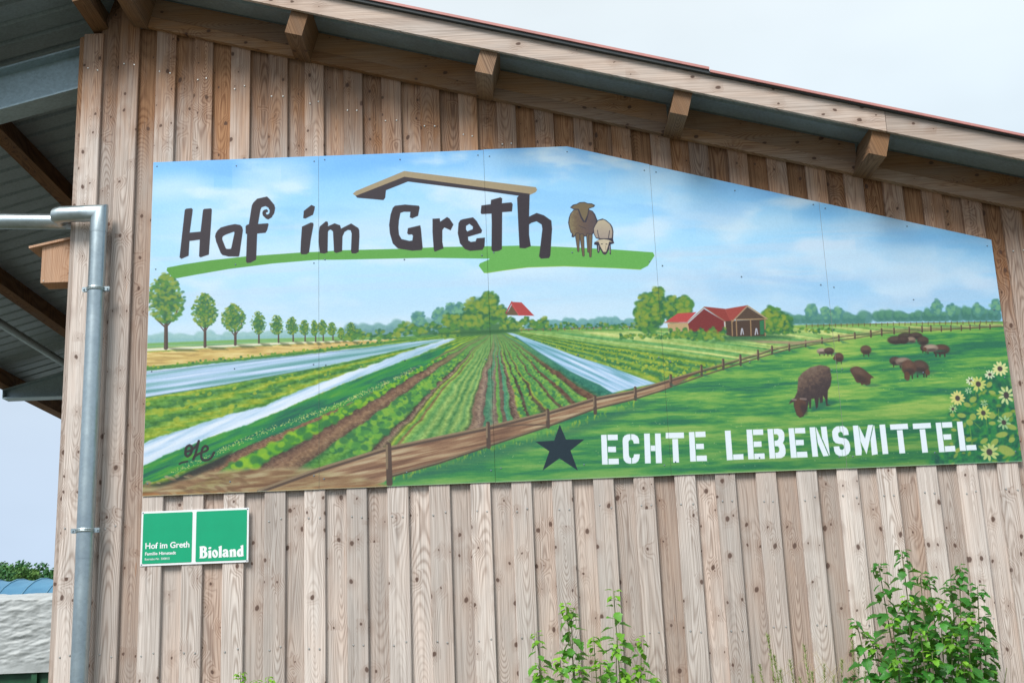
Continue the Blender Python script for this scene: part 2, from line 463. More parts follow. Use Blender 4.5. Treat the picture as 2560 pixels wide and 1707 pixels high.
def paint_sign():
    P = Paint(); U, V = P.U, P.V
    R = random.Random(5)
    # ---- painted sky
    n1 = fbm((U * 0.9 + V * 0.55) / 190.0, (V - U * 0.09) / 62.0, 3, 5, 0.5)
    n2 = fbm(U / 520.0, (V + U * 0.04) / 26.0, 23, 4, 0.5)
    n3 = fbm((U + V * 0.8) / 150.0, (V - 0.35 * U) / 90.0, 43, 4, 0.5)
    base = lerp_cols((V + 0.04 * U), [(420, (118, 186, 246)), (520, (150, 208, 252)), (680, (176, 223, 252)), (800, (186, 222, 248)), (880, (205, 232, 250))])
    right = sstep(U, 1500, 2300)[..., None]
    top = sstep(620 - (V + 0.0 * U), 0, 150)[..., None]
    base = base * (1 - right * 0.55) + np.array((122, 188, 238), np.float32) * right * 0.55
    cl = sstep(n1 * 0.55 + n3 * 0.45, 0.44, 0.66)[..., None]
    band = sstep(n2, 0.45, 0.75)[..., None]
    col = base + (np.array((206, 229, 247), np.float32) - base) * cl * (0.85 * (1 - right * 0.1))
    col = col + (np.array((196, 213, 236), np.float32) - col) * band * 0.45 * (1 - top)
    dk = sstep(fbm((U + V) / 260.0, (V - U * 0.12) / 55.0, 71, 4), 0.52, 0.72)[..., None]
    col = col + (np.array((112, 178, 238), np.float32) - col) * dk * (0.35 * top + 0.45 * right)
    P.img[:] = col / 255.0
    for cx, cy, rx, ry, c, a in [(430, 470, 90, 32, (205, 230, 250), .8), (560, 420, 60, 22, (110, 180, 248), .8), (690, 440, 95, 42, (200, 228, 250), .75), (840, 420, 120, 26, (112, 182, 246), .8),
                                 (960, 400, 110, 20, (108, 178, 246), .7), (1130, 450, 120, 26, (196, 224, 246), .6), (1240, 400, 70, 25, (176, 214, 240), .6), (1330, 430, 60, 16, (130, 196, 242), .7),
                                 (700, 640, 200, 40, (205, 231, 252), .6), (500, 560, 110, 60, (196, 228, 252), .6), (1000, 560, 230, 60, (205, 230, 250), .55), (880, 720, 330, 30, (180, 222, 252), .6),
                                 (1500, 480, 150, 24, (150, 206, 244), .6), (1640, 450, 110, 26, (196, 222, 238), .6), (1780, 500, 120, 30, (140, 200, 242), .6), (1900, 560, 140, 26, (190, 220, 240), .6),
                                 (2050, 530, 60, 22, (112, 182, 236), .8), (2180, 560, 120, 20, (186, 214, 236), .6), (2300, 600, 140, 24, (120, 188, 238), .7), (2180, 640, 190, 26, (180, 212, 238), .7),
                                 (2320, 680, 150, 34, (186, 213, 236), .75), (2420, 610, 70, 30, (116, 184, 234), .6), (2000, 720, 260, 22, (164, 204, 240), .6), (2350, 740, 200, 20, (180, 205, 232), .6),
                                 (1450, 700, 300, 28, (182, 220, 250), .6), (1900, 770, 360, 20, (196, 222, 246), .6), (1350, 780, 300, 18, (206, 226, 246), .5)]:
        P.ell(cx, cy, rx, ry, c, 1.7, a * 0.8, -3)
    # ---- distant woods
    def clump(cx, cy, rx, ry, cols, n, size, rag=1.0):
        dark, mid, lite = cols
        P.ell(cx, cy, rx * .95, ry * .95, dark, .4, .85)
        for k in range(n):
            for _ in range(8):
                a, b = R.uniform(-1, 1), R.uniform(-1, 1)
                if a * a + b * b < 1: break
            u = k / n
            c = dark if u < 0.45 else (mid if (u < 0.8 and R.random() < 0.8) else lite)
            if c is lite: a = a * 0.8 - 0.15; b = b * 0.85 - 0.12
            s = size * R.uniform(0.6, 1.3)
            P.ell(cx + a * rx, cy + b * ry, s, s * 0.8, c, 1.0, 0.8 if c is not lite else .6, R.uniform(-40, 40))
    def treeline(x0, x1, ytop, ybot, cols, hump=14, amp=8, seed=0):
        rr = random.Random(seed); x = x0
        top = []
        while x < x1:
            t = (x - x0) / (x1 - x0); y = ytop[0] + (ytop[1] - ytop[0]) * t
            w = hump * rr.uniform(0.6, 1.5); h = amp * rr.uniform(0.1, 1.0)
            yb = ybot[0] + (ybot[1] - ybot[0]) * t
            P.ell(x, (y + yb) / 2 - h / 2, w, (yb - y) / 2 + h / 2, cols[0], 0.45, 0.85)
            P.ell(x - w * .25, y - h * .6 + 4, w * .55, h * .5 + 4, cols[1], 0.9, 0.6)
            x += w * 0.9
    treeline(355, 900, (842, 828), (872, 852), ((140, 186, 190), (160, 200, 200)), 22, 14, 1)
    treeline(880, 1180, (822, 800), (850, 838), ((104, 152, 158), (130, 178, 176)), 16, 16, 2)
    treeline(1320, 1640, (806, 800), (828, 826), ((92, 148, 156), (122, 176, 172)), 13, 12, 3)
    treeline(1930, 2170, (792, 790), (812, 812), ((72, 128, 118), (98, 156, 130)), 15, 16, 4)
    treeline(2195, 2500, (790, 776), (806, 804), ((66, 122, 110), (96, 156, 120)), 14, 16, 5)
    for cx, cy, rx, ry in [(1046, 800, 18, 24), (1100, 790, 22, 20), (1130, 780, 20, 24), (1150, 775, 12, 22), (2030, 778, 16, 20), (2065, 785, 14, 18), (2092, 785, 16, 16), (2342, 770, 14, 20), (2378, 775, 12, 16), (2445, 775, 14, 16), (2490, 768, 14, 20)]:
        clump(cx, cy, rx, ry, ((74, 132, 130), (88, 146, 132), (116, 172, 132)), 40, 5)
    # ---- ground: everything below the horizon
    hor = np.interp(U, [340, 620, 985, 1235, 1640, 2000, 2520], [868, 858, 843, 824, 820, 812, 803]).astype(np.float32)
    g = sstep(V - hor, -1.5, 1.5)[..., None]
    fld = lerp_cols(fbm(U / 90.0, V / 5.0, 91, 4), [(0.25, (70, 130, 70)), (0.5, (110, 160, 80)), (0.75, (160, 190, 100))])
    P.img[:] += (fld / 255.0 - P.img) * g
    # ---- field rows radiating from the vanishing point
    vu, vv = 1237.0, 822.0
    dy = np.maximum(V - vv, 1.0); s = (U - vu) / dy
    wob = (fbm(U / 38.0, V / 30.0, 101, 3) - 0.5) * 7.0 / np.maximum(dy * 0.35, 8)
    sw = s + wob
    BR, BD, GR, DG, YG, TE, LG = (122, 92, 74), (84, 66, 58), (74, 140, 66), (48, 108, 70), (150, 172, 62), (82, 140, 140), (118, 170, 92)
    stops = [(-9.0, (96, 150, 62)), (-2.14, (40, 118, 80)), (-2.11, BD), (-2.04, BR), (-1.95, (134, 100, 74)), (-1.92, (70, 132, 58)), (-1.86, (120, 170, 48)), (-1.80, (96, 160, 52)), (-1.75, (58, 110, 60)), (-1.71, BD),
             (-1.62, BR), (-1.52, (140, 110, 84)), (-1.42, (104, 82, 66)), (-1.385, (60, 118, 64)), (-1.27, (104, 158, 58)), (-1.17, (66, 132, 70)), (-1.08, (98, 152, 66)), (-1.03, (62, 92, 60)), (-1.01, BD), (-.96, (140, 118, 98)), (-.925, (90, 96, 60)),
             (-.90, YG), (-.86, (96, 150, 70)), (-.83, (126, 100, 66)), (-.80, (140, 178, 84)), (-.72, (92, 150, 84)), (-.66, (150, 182, 100)), (-.60, (80, 136, 74)), (-.54, (146, 178, 96)), (-.48, (72, 130, 74)), (-.42, (140, 172, 92)), (-.36, (92, 146, 86)), (-.31, (140, 176, 96)), (-.275, (80, 110, 66)),
             (-.25, (122, 98, 82)), (-.17, (150, 128, 112)), (-.125, (110, 92, 82)), (-.105, (70, 124, 92)), (-.06, (84, 138, 108)), (-.03, (104, 132, 106)), (-.01, (136, 120, 106)), (.012, (118, 104, 90)), (.022, (112, 160, 70)), (.055, (84, 142, 76)), (.07, (110, 92, 80)), (.11, (104, 90, 78)), (.125, (76, 140, 112)), (.18, (84, 148, 96)),
             (.205, BD), (.27, (134, 110, 94)), (.30, YG), (.35, (104, 158, 66)), (.37, (64, 70, 52)), (.41, BD), (.435, (76, 140, 72)), (.52, (120, 168, 74)), (.55, (66, 84, 56)), (.585, (98, 76, 60)), (.61, (140, 166, 60)), (.64, (74, 138, 74)), (.77, (112, 164, 78)), (.80, (76, 84, 58)), (.83, (104, 80, 62)), (.86, (72, 134, 72)), (.98, (116, 168, 76)), (1.03, (78, 90, 58)),
             (1.05, (106, 78, 60)), (1.10, (96, 74, 58)), (1.13, (66, 128, 74)), (1.26, (118, 168, 74)), (1.30, (74, 110, 64)), (1.33, (96, 68, 54)), (1.46, (112, 84, 64)), (1.49, (62, 102, 72)), (1.6, (44, 116, 96)), (1.8, (50, 124, 104)), (1.85, (56, 130, 110))]
    rows = lerp_cols(sw, stops)
    gr = (fbm(U / 7.0, V / 5.0, 131, 3) - 0.5) * 60
    rows = rows + gr[..., None] * np.array((1, 0.95, 0.7), np.float32)
    haze = sstep(120 - dy, 0, 100)[..., None]                      # paint fades to plain green near the horizon
    rows = rows * (1 - haze * 0.65) + np.array((104, 150, 84), np.float32) * haze * 0.65
    a = sstep(sw, -2.16, -2.12) * sstep(1.95 - sw, 0.0, 0.1) * sstep(V - hor, 2, 14)
    P.img[:] += (rows / 255.0 - P.img) * a[..., None]
    # left: green and yellow strips
    left = sstep(-sw, 2.12, 2.16) * sstep(V - hor, 3, 10)
    lf = lerp_cols((np.log(np.maximum(-s, 1.0)) * 5.2 + fbm(U / 60.0, V / 8.0, 151, 3) * 0.7) % 1.0, [(0, (58, 118, 62)), (0.3, (96, 150, 52)), (0.55, (160, 176, 52)), (0.8, (110, 156, 58)), (1.0, (58, 118, 62))])
    lf = lf + ((fbm(U / 9.0, V / 6.0, 161, 3) - 0.5) * 60)[..., None]
    P.img[:] += (lf / 255.0 - P.img) * left[..., None]
    # right: bushy rows and pale strips
    rt = sstep(sw, 1.9, 2.0) * sstep(V - hor, 3, 12)
    k = np.log(np.maximum(s, 1.0)) * 4.6 + fbm(U / 40.0, V / 9.0, 171, 3) * 0.5
    rf = lerp_cols(k % 1.0, [(0, (50, 112, 72)), (0.25, (84, 140, 64)), (0.5, (150, 172, 60)), (0.7, (112, 156, 62)), (1.0, (50, 112, 72))])
    pale = sstep(s, 6.3, 8.2)[..., None]
    rp = lerp_cols((fbm(U / 300.0, (V - U * 0.135) / 5.0, 181, 3)), [(0.2, (84, 150, 92)), (0.45, (130, 176, 96)), (0.6, (176, 196, 116)), (0.8, (206, 214, 136))])
    rf = rf * (1 - pale) + rp * pale + ((fbm(U / 8.0, V / 6.0, 191, 3) - 0.5) * 44)[..., None]
    P.img[:] += (rf / 255.0 - P.img) * rt[..., None]
    # bushes along the rows
    def rowdabs(s0, s1, n, size, cols, d0=70, d1=330):
        for _ in range(n):
            d = d0 + (d1 - d0) * R.random(); ss = R.uniform(s0, s1)
            k_ = size * d / 230.0 * R.uniform(.6, 1.3)
            P.ell(vu + ss * d, vv + d, k_, k_ * .75, cols[R.randrange(len(cols))], .7, .8, R.uniform(-40, 40))
    rowdabs(3.1, 6.4, 420, 9, [(150, 174, 60), (120, 160, 62), (60, 122, 74), (172, 184, 66)], 30, 130)
    rowdabs(-7.0, -2.9, 240, 8, [(150, 172, 50), (110, 156, 54), (166, 180, 56), (62, 122, 60)], 60, 230)
    # wheat, track, hedge, sheets of fleece
    P.poly([(366, 866), (620, 857), (980, 846), (980, 838), (620, 848), (366, 858)], (120, 172, 92), 2, .9)
    P.poly([(366, 871), (700, 856), (960, 848), (960, 851), (700, 861), (366, 878)], (222, 222, 198), 1.2)
    P.poly([(366, 880), (620, 866), (900, 852), (1000, 847), (930, 858), (800, 872), (640, 892), (500, 906), (363, 920)], lambda u, v: lerp_cols(fbm(u / 40, v / 4, 201, 3), [(.2, (178, 150, 92)), (.5, (208, 180, 108)), (.8, (226, 206, 140))]), 2, 1, (), 0, 2, 8)
    P.stroke([(364, 924), (470, 915), (600, 901), (760, 882), (900, 864), (1040, 848)], [15, 13, 11, 8, 5, 3], (70, 130, 62), 3, .95)
    P.dabs(70, lambda r: (lambda t: (364 + t * 640, 920 - 0.0 * t + (850 - 920) * t + r.uniform(-4, 3)))(r.random()), 3.2, [(96, 150, 56), (150, 168, 56), (50, 112, 60)], R)
    P.poly([(362, 928), (560, 906), (760, 886), (960, 862), (1110, 846), (1110, 850), (960, 884), (800, 918), (560, 962), (362, 994)],
           lambda u, v: lerp_cols(fbm(u / 240, (v + u * .145) / 8.0, 211, 3), [(.2, (100, 158, 160)), (.42, (150, 192, 206)), (.6, (178, 206, 238)), (.8, (206, 224, 248))]), 2.2, 1, (), 0, 1.5, 12)
    P.stroke([(362, 932), (640, 902), (900, 872)], 2.2, (96, 124, 150), 1.4, .5); P.stroke([(362, 993), (560, 962), (800, 918)], 2.4, (60, 110, 90), 1.4, .7)
    fo_top = cp([(10, 705), (160, 640), (400, 570), (700, 470), (1050, 385), (1300, 270), (1700, 120), (2000, 20)], 350, 900, 3.36)
    fo_bot = cp([(2150, 30), (1700, 205), (1400, 330), (1100, 460), (900, 545), (600, 645), (350, 745), (200, 805), (0, 900)], 350, 900, 3.36)
    P.poly(fo_top + [(1010, 880), (1120, 846), (1140, 846), (1040, 890)] + fo_bot,
           lambda u, v: lerp_cols(fbm(u / 130, (v + u * .42) / 14, 221, 4), [(.2, (150, 190, 214)), (.42, (196, 220, 246)), (.65, (226, 238, 252))]), 3.0, 1, (), 0, 2.5, 14)
    dg_bot = cp([(2352, 85), (2000, 250), (1700, 390), (1300, 560), (900, 720), (500, 880), (150, 1010), (0, 1065)], 350, 900, 3.36)
    P.poly(fo_bot[::-1] + [(1130, 862)] + dg_bot[:1] + dg_bot,
           lambda u, v: lerp_cols(fbm(u / 60, (v + u * .4) / 9, 231, 4), [(.2, (24, 100, 80)), (.45, (36, 130, 76)), (.7, (64, 150, 60)), (.9, (110, 160, 60))]), 3.0, 1, (), 0, 2.5, 10)
    for i in range(520):
        t = R.random() ** 0.8
        q = np.array(cp([(250 + 2050 * t, 0)], 350, 900, 3.36))[0]
        yy = np.interp(250 + 2050 * t, [250, 620, 900, 1200, 1600, 1900, 2300], [955, 790, 655, 540, 400, 270, 85]) + R.gauss(0, 12)
        P.ell(q[0], 900 + yy / 3.36, R.uniform(.8, 1.9), R.uniform(.7, 1.4), (196, 206, 120), .8, .75)
    # fleece on the right
    P.poly([(1258, 828), (1290, 843), (1345, 880), (1425, 929), (1500, 962), (1530, 982), (1600, 966), (1640, 958), (1596, 943), (1520, 915), (1447, 893), (1350, 856), (1280, 832)],
           lambda u, v: lerp_cols(fbm((u - v) / 60, (v - u * .45) / 7, 241, 4), [(.2, (92, 156, 166)), (.42, (148, 192, 220)), (.6, (182, 212, 244)), (.85, (216, 230, 250))]), 2.2)
    P.stroke([(1290, 843), (1345, 880), (1425, 929), (1530, 984)], 4, (52, 120, 110), 2.5, .8)
    rowdabs(-1.92, -1.74, 230, 9, [(104, 170, 40), (140, 186, 44), (60, 130, 56), (44, 116, 62)], 60, 345)
    rowdabs(-1.37, -1.05, 330, 8, [(70, 140, 66), (104, 166, 62), (130, 176, 62), (46, 112, 68)], 60, 310)
    for a0, a1 in [(.44, .54), (.64, .78), (.87, 1.0), (1.13, 1.29), (.30, .36)]:
        rowdabs(a0, a1, 110, 6, [(80, 146, 72), (116, 170, 70), (136, 180, 66), (52, 118, 76)], 30, 230)
    for _ in range(700):                                           # flecks of light on the soil
        d = R.uniform(90, 360); ss = R.choice([R.uniform(-2.1, -1.95), R.uniform(-1.7, -1.42), R.uniform(-1.02, -.93), R.uniform(-.25, -.14), R.uniform(.2, .28)])
        P.ell(vu + ss * d, vv + d, R.uniform(1.2, 4.0), R.uniform(.6, 1.2), R.choice([(176, 156, 136), (150, 128, 106), (70, 56, 48)]), .8, .5, 24)
    # ---- meadow on the right, below the fence
    rail = [(354, 1246)] + cp([(1000, 1090)], 350, 900, 3.36) + cp([(1500, 910), (2050, 740)], 350, 900, 3.36) + \
        cp([(890, 395), (1400, 270), (1800, 150), (2140, 85), (2352, 20)], 950, 950, 3.36) + cp([(690, 1050), (990, 960), (1200, 900), (1360, 850), (1540, 800), (1680, 750), (1850, 715), (2010, 685), (2170, 660), (2352, 620)], 1500, 680, 3.92) + \
        cp([(770, 440), (900, 425), (990, 405), (1215, 395), (1390, 385), (1550, 385), (1740, 375), (1970, 365)], 1900, 700, 3.267)
    rail2 = [(960, 1205)] + cp([(100, 800), (500, 690), (910, 550), (1400, 390), (1790, 245), (2130, 160), (2352, 92)], 950, 950, 3.36) + \
        [(1690, 962), (1760, 938), (1815, 920), (1900, 893), (1975, 872), (2060, 856), (2140, 845), (2210, 833), (2330, 826), (2440, 820), (2510, 816)]
    def meadow(u, v):
        n = fbm(u / 190, (v + u * .05) / 15.0, 251, 4, .55); n_ = fbm(u / 24, v / 4.0, 261, 3)
        c = lerp_cols(n * .8 + n_ * .2, [(.28, (40, 112, 82)), (.42, (64, 140, 76)), (.54, (112, 168, 78)), (.68, (156, 188, 92))])
        low = sstep(v, 960, 1190)[..., None]; rgt = sstep(u, 1500, 2400)[..., None]
        c = c * (1 - low * .35) + np.array((42, 128, 78), np.float32) * low * .35
        return c * (1 - .12 * low * rgt)
    P.poly(rail2 + [(2530, 812), (2575, 1170), (960, 1260)], meadow, 3.0)
    P.poly(rail[1:11] + rail2[8::-1] + [(600, 1300), (300, 1300)],
           lambda u, v: lerp_cols(fbm(u / 90, (v + u * .22) / 6, 271, 4), [(.2, (112, 82, 66)), (.45, (150, 116, 90)), (.6, (172, 146, 116)), (.8, (190, 170, 140))]), 3.0)
    P.poly([(352, 1216), (420, 1206), (520, 1176), (620, 1172), (760, 1168), (900, 1190), (966, 1215), (966, 1262), (350, 1262)],
           lambda u, v: lerp_cols(fbm(u / 70, (v + u * .1) / 9, 281, 4), [(.2, (116, 84, 60)), (.45, (148, 118, 86)), (.62, (168, 150, 112)), (.8, (186, 170, 134))]), 9.0, .9)
    P.poly([(352, 1216), (420, 1200), (500, 1165), (580, 1128), (560, 1160), (470, 1196), (400, 1216)], (36, 44, 42), 7, .75)
    P.poly([(350, 1233), (600, 1228), (966, 1213), (966, 1226), (600, 1240), (350, 1246)], (178, 112, 52), 5, .7)
    for _ in range(60): P.ell(R.uniform(360, 620), R.uniform(1185, 1236), R.uniform(5, 14), R.uniform(2, 4.5), R.choice([(176, 158, 122), (140, 110, 84), (120, 92, 66)]), .9, .6, 14)
    for _ in range(150):                                           # tufts along the path edge
        t = R.random(); x = 985 + 600 * t; y = np.interp(x, [985, 1221, 1375, 1485, 1587], [1196, 1120, 1080, 1040, 1004]) + R.uniform(-4, 10)
        P.ell(x, y, 2, 5, R.choice([(120, 168, 60), (70, 140, 74), (150, 180, 64)]), .8, .7, R.uniform(-20, 20))
    P.poly([(985, 1200), (1221, 1124), (1375, 1085), (1500, 1040), (1640, 1000), (1560, 1040), (1400, 1100), (1200, 1160), (1040, 1200)], (46, 104, 86), 12, .55)
    # ---- fence
    FD, FL = (82, 66, 58), (146, 126, 100)
    wr = [10, 11, 11, 10, 9, 8, 7, 6, 6, 5, 4.5, 4, 4, 3.5, 3.5, 3, 3, 2.8, 2.6, 2.6, 2.4, 2.4, 2.2, 2.2, 2, 2, 2, 2, 2]
    P.stroke([(x, y + 4) for x, y in rail[1:]], [w * 1.0 for w in wr[1:len(rail)]], FD, 2.0, .92)
    P.stroke([(x, y) for x, y in rail[1:]], [w * .55 for w in wr[1:len(rail)]], FL, 1.6, .9)
    w2 = [9, 9, 8, 7, 6, 5, 4.5, 4, 3.5, 3.2, 3, 2.6, 2.4, 2.2, 2, 2, 1.8, 1.6, 1.5]
    P.stroke(rail2[1:], w2[1:len(rail2)], FD, 1.8, .9); P.stroke([(x, y - 2) for x, y in rail2[1:]], [w * .4 for w in w2[1:len(rail2)]], FL, 1.4, .8)
    P.stroke(cp([(930, 400), (1180, 375), (1390, 375)], 950, 950, 3.36), 4, FD, 1.5, .7)
    for x, y0, y1, w in [(970, 1112, 1208, 14), (1219, 1058, 1116, 10), (1368, 1025, 1066, 9), (1486, 991, 1032, 8), (1587, 969, 998, 7), (1676, 938, 963, 6.5), (1752.5, 914, 936, 6), (1807, 899, 922, 6), (1850, 888, 912, 5.5), (1894, 876, 898, 5), (1929, 866, 884, 5), (1972, 858, 876, 4.5), (2013, 851, 866, 4),
                         (2054, 844, 858, 4), (2096, 838, 852, 4), (2136, 832, 846, 4), (2176, 826, 842, 4), (2203, 822, 838, 4), (2234, 820, 834, 3.5), (2272, 818, 833, 3.5), (2304, 816, 830, 3.5), (2326, 814, 828, 3.5), (2352, 815, 828, 3), (2376, 814, 827, 3), (2402, 813, 826, 3), (2424, 812, 824, 3), (2448, 811, 823, 3), (2474, 811, 822, 3)]:
        P.stroke([(x + 1, y0), (x + (y1 - y0) * .03 + 1, y1)], [w, w * 1.1], FD, 1.2, .95)
        P.stroke([(x - w * .22, y0 + 1), (x - w * .18, y0 + (y1 - y0) * .6)], w * .4, FL, 1.0, .8)
        if 1580 < x < 2100: P.poly([(x, y1 - 4), (x + 26, y1 + 6), (x + 10, y1 + 6)], (44, 110, 84), 3, .7)
    P.stroke([(1275, 824), (1400, 822), (1590, 816)], 2.4, (140, 104, 70), 1.2, .9)
    for i in range(17): P.stroke([(1286 + i * 18, 823 - i * .35), (1286 + i * 18, 828 - i * .35)], 2.2, (124, 88, 62), 1, .8)
    P.stroke([(2016, 814), (2200, 809), (2495, 805)], 1.8, (126, 100, 62), 1.1, .7)
    for i in range(33): P.stroke([(2016 + i * 14.5, 811 - i * .27), (2016 + i * 14.5, 818 - i * .27)], 2.2, (96, 80, 50), 1, .75)
    P.poly([(1860, 849), (1990, 853), (2100, 846), (1990, 861), (1900, 857)], (166, 142, 116), 2, .8)
    # ---- flecks in the meadow
    for _ in range(900):
        x, y = R.uniform(1100, 2480), R.uniform(900, 1165)
        if y < np.interp(x, [1100, 1400, 1700, 2000], [1165, 1070, 980, 900]): continue
        c = fbm(np.array([x / 60.0]), np.array([y / 16.0]), 301, 2)[0]
        if c > .52: P.ell(x, y, R.uniform(.6, 1.5), R.uniform(.5, 1.1), (206, 216, 150), .8, .55)
    # ---- avenue trees on the left
    TD, TM, TY = (46, 104, 66), (78, 134, 60), (138, 158, 58)
    sc3 = 3.618
    for (x0, x1, y0, y1, bx, by) in [(75, 405, 25, 455, 235, 685), (470, 705, 200, 495, 588, 672), (740, 955, 295, 535, 862, 655), (1005, 1140, 360, 560, 1075, 640), (1178, 1303, 393, 565, 1253, 635), (1320, 1435, 410, 565, 1385, 625),
                                     (1445, 1535, 437, 570, 1493, 625), (1545, 1610, 440, 575, 1588, 628), (1610, 1690, 437, 565, 1657, 620), (1695, 1775, 457, 570, 1745, 612), (1788, 1850, 505, 600, 1820, 605), (1860, 1960, 455, 625, 1910, 620)]:
        X0, X1, Y0, Y1 = 350 + x0 / sc3, 350 + x1 / sc3, 680 + y0 / sc3, 680 + y1 / sc3
        BX, BY = 350 + bx / sc3, 680 + by / sc3; w = (X1 - X0)
        P.poly([(BX, BY - 1), (BX + w * .7, BY + 3), (BX + w * .9, BY + 9), (BX + w * .3, BY + 9)], (84, 96, 62), 3, .65)
        tw = max(3.0, w * .11)
        P.stroke([(BX, BY), (BX, Y1 - 4), (BX - 1, (Y0 + Y1) / 2)], [tw * 1.1, tw * .85, tw * .4], (92, 78, 68), 1.2)
        P.stroke([(BX + tw * .25, BY), (BX + tw * .25, Y1 - 4)], tw * .4, (70, 56, 54), 1, .8)
        if w > 40:
            P.stroke([(BX, Y1 + 14), (BX - w * .28, Y1 - 10)], tw * .4, (92, 78, 68), 1); P.stroke([(BX, Y1 + 12), (BX + w * .25, Y1 - 14), (BX + w * .34, Y1 - 40)], tw * .4, (92, 78, 68), 1)
        cx, h = (X0 + X1) / 2, Y1 - Y0
        for a_, b_, r_ in [(0, -.28, .62), (-.34, .1, .56), (.34, .12, .56), (0, .45, .56), (-.1, -.62, .36)]:
            P.poly([(cx + (a_ + r_ * math.cos(q_) * .62) * w * .5 * 1.1, (Y0 + Y1) / 2 + (b_ + r_ * math.sin(q_) * .75) * h * .5) for q_ in np.arange(0, 6.28, .4)], (58, 112, 66), w * .035 + .6, .9, (), 0, w * .05, max(3, w * .06), 7 + int(x0))
        n = int(60 + w * 3.4); sz = max(2.2, w * .055)
        for k in range(n):
            a, b = R.uniform(-1, 1), R.uniform(-1, 1)
            wid = math.sqrt(max(0, 1 - b * b)) * (0.62 + 0.38 * min(1, (b + 1.1)))
            if abs(a) > wid: a *= wid
            u = k / n; px = cx + a * w * .5; py = (Y0 + Y1) / 2 + b * h * .5
            c = TD if u < .42 else (TM if u < .72 else TY)
            if c is TY: px -= w * .06; py -= h * .03
            P.ell(px, py, sz * R.uniform(.6, 1.35), sz * R.uniform(.5, 1.0), c, 1.0, .75 if c is not TY else .6, R.uniform(-40, 40))
    # ---- bushes and trees in the middle
    def bush(x0, x1, y0, y1, n, sz, cols=(TD, TM, TY), al=.85):
        for k in range(n):
            u = k / n; a = R.random(); x = x0 + (x1 - x0) * a
            y = y1 - (y1 - y0) * R.random() ** .8 * (0.55 + .45 * math.sin(a * 9 + x0) ** 2)
            P.ell(x, y, sz * R.uniform(.6, 1.3), sz * R.uniform(.5, 1), cols[0] if u < .45 else cols[1] if u < .8 else cols[2], 1.0, al if u < .8 else .6, R.uniform(-40, 40))
    bush(860, 1000, 822, 850, 110, 5); bush(990, 1180, 805, 838, 160, 6)
    o, sc4 = (950, 680), 3.618
    P.poly([(1150, 812), (1290, 806), (1300, 830), (1150, 842)], (62, 112, 66), 4, .95)
    clump(950 + 880 / sc4, 680 + 370 / sc4, 34, 42, (TD, TM, TY), 200, 6); clump(950 + 990 / sc4, 680 + 330 / sc4, 24, 44, (TD, TM, TY), 160, 6)
    clump(950 + 1100 / sc4, 680 + 390 / sc4, 14, 24, (TD, TM, TY), 60, 5); clump(950 + 640 / sc4, 680 + 440 / sc4, 22, 18, (TD, TM, TY), 70, 5); clump(950 + 850 / sc4, 680 + 440 / sc4, 60, 20, (TD, TM, TY), 150, 6)
    P.stroke([(1050, 836), (1160, 832), (1240, 829), (1290, 826)], [3, 6, 8, 3], (44, 96, 54), 3, .8)
    hp = lambda q: cp(q, 950, 680, sc4)
    P.poly(hp([(1190, 300), (1255, 392), (1140, 390)]), (104, 84, 62), 1.0); P.poly(hp([(1190, 270), (1280, 275), (1395, 395), (1255, 393), (1190, 305)]), (176, 66, 66), 1.0)
    P.stroke(hp([(1192, 270), (1140, 372)]), 3.2, (168, 64, 64), .9); P.stroke(hp([(1192, 285), (1256, 392)]), 1.8, (196, 96, 90), .8, .8)
    bush(1250, 1370, 792, 822, 150, 5); bush(1360, 1600, 806, 822, 130, 4)
    # ---- farm buildings
    o5 = lambda q: cp(q, 1500, 680, 3.92)
    clump(1500 + 480 / 3.92, 680 + 400 / 3.92, 36, 50, (TD, TM, TY), 230, 6); clump(1500 + 570 / 3.92, 680 + 330 / 3.92, 22, 48, (TD, TM, TY), 130, 6)
    clump(1500 + 720 / 3.92, 680 + 370 / 3.92, 24, 34, (TD, TM, TY), 110, 6); clump(1500 + 820 / 3.92, 680 + 350 / 3.92, 22, 28, (TD, TM, TY), 110, 6)
    clump(1500 + 1690 / 3.92, 680 + 470 / 3.92, 28, 34, (TD, TM, TY), 140, 6); clump(1500 + 1780 / 3.92, 680 + 510 / 3.92, 32, 24, (TD, TM, TY), 120, 5)
    P.poly(o5([(1300, 600), (1640, 610), (1900, 640), (1500, 670), (1100, 680)]), (40, 88, 62), 8, .8)
    P.poly(o5([(660, 505), (870, 500), (890, 600), (670, 580)]), (188, 160, 118), 1); P.poly(o5([(640, 490), (760, 405), (945, 393), (850, 492)]), (186, 74, 72), 1)
    P.stroke(o5([(630, 494), (850, 500), (1022, 345)]), 2.6, (170, 140, 112), .8)
    P.poly(o5([(1020, 360), (1215, 480), (1222, 612), (885, 612), (862, 505)]), (122, 46, 46), 1)
    P.poly(o5([(1020, 338), (1225, 360), (1280, 478), (1228, 492), (1040, 358)]), (146, 60, 54), 1); P.poly(o5([(1225, 362), (1445, 325), (1290, 492), (1272, 470)]), (160, 70, 62), 1)
    P.poly(o5([(1445, 340), (1622, 455), (1325, 462)]), (84, 66, 54), 1); P.poly(o5([(1225, 480), (1612, 462), (1614, 625), (1300, 632), (1228, 610)]), (76, 58, 48), 1)
    P.poly(o5([(1565, 480), (1608, 470), (1608, 610), (1570, 615)]), (44, 116, 76), 1)
    P.stroke(o5([(1445, 330), (1638, 458)]), 3.4, (176, 150, 116), .8); P.stroke(o5([(1445, 332), (1292, 490)]), 3.2, (166, 136, 108), .8); P.stroke(o5([(1340, 466), (1632, 458)]), 3, (156, 128, 92), .8)
    P.stroke(o5([(1022, 345), (1225, 482)]), 2.6, (150, 110, 92), .8)
    for px_ in (1292, 1335, 1475, 1615): P.stroke(o5([(px_, 470), (px_ + 6, 622)]), 3.2, (150, 122, 90), .8)
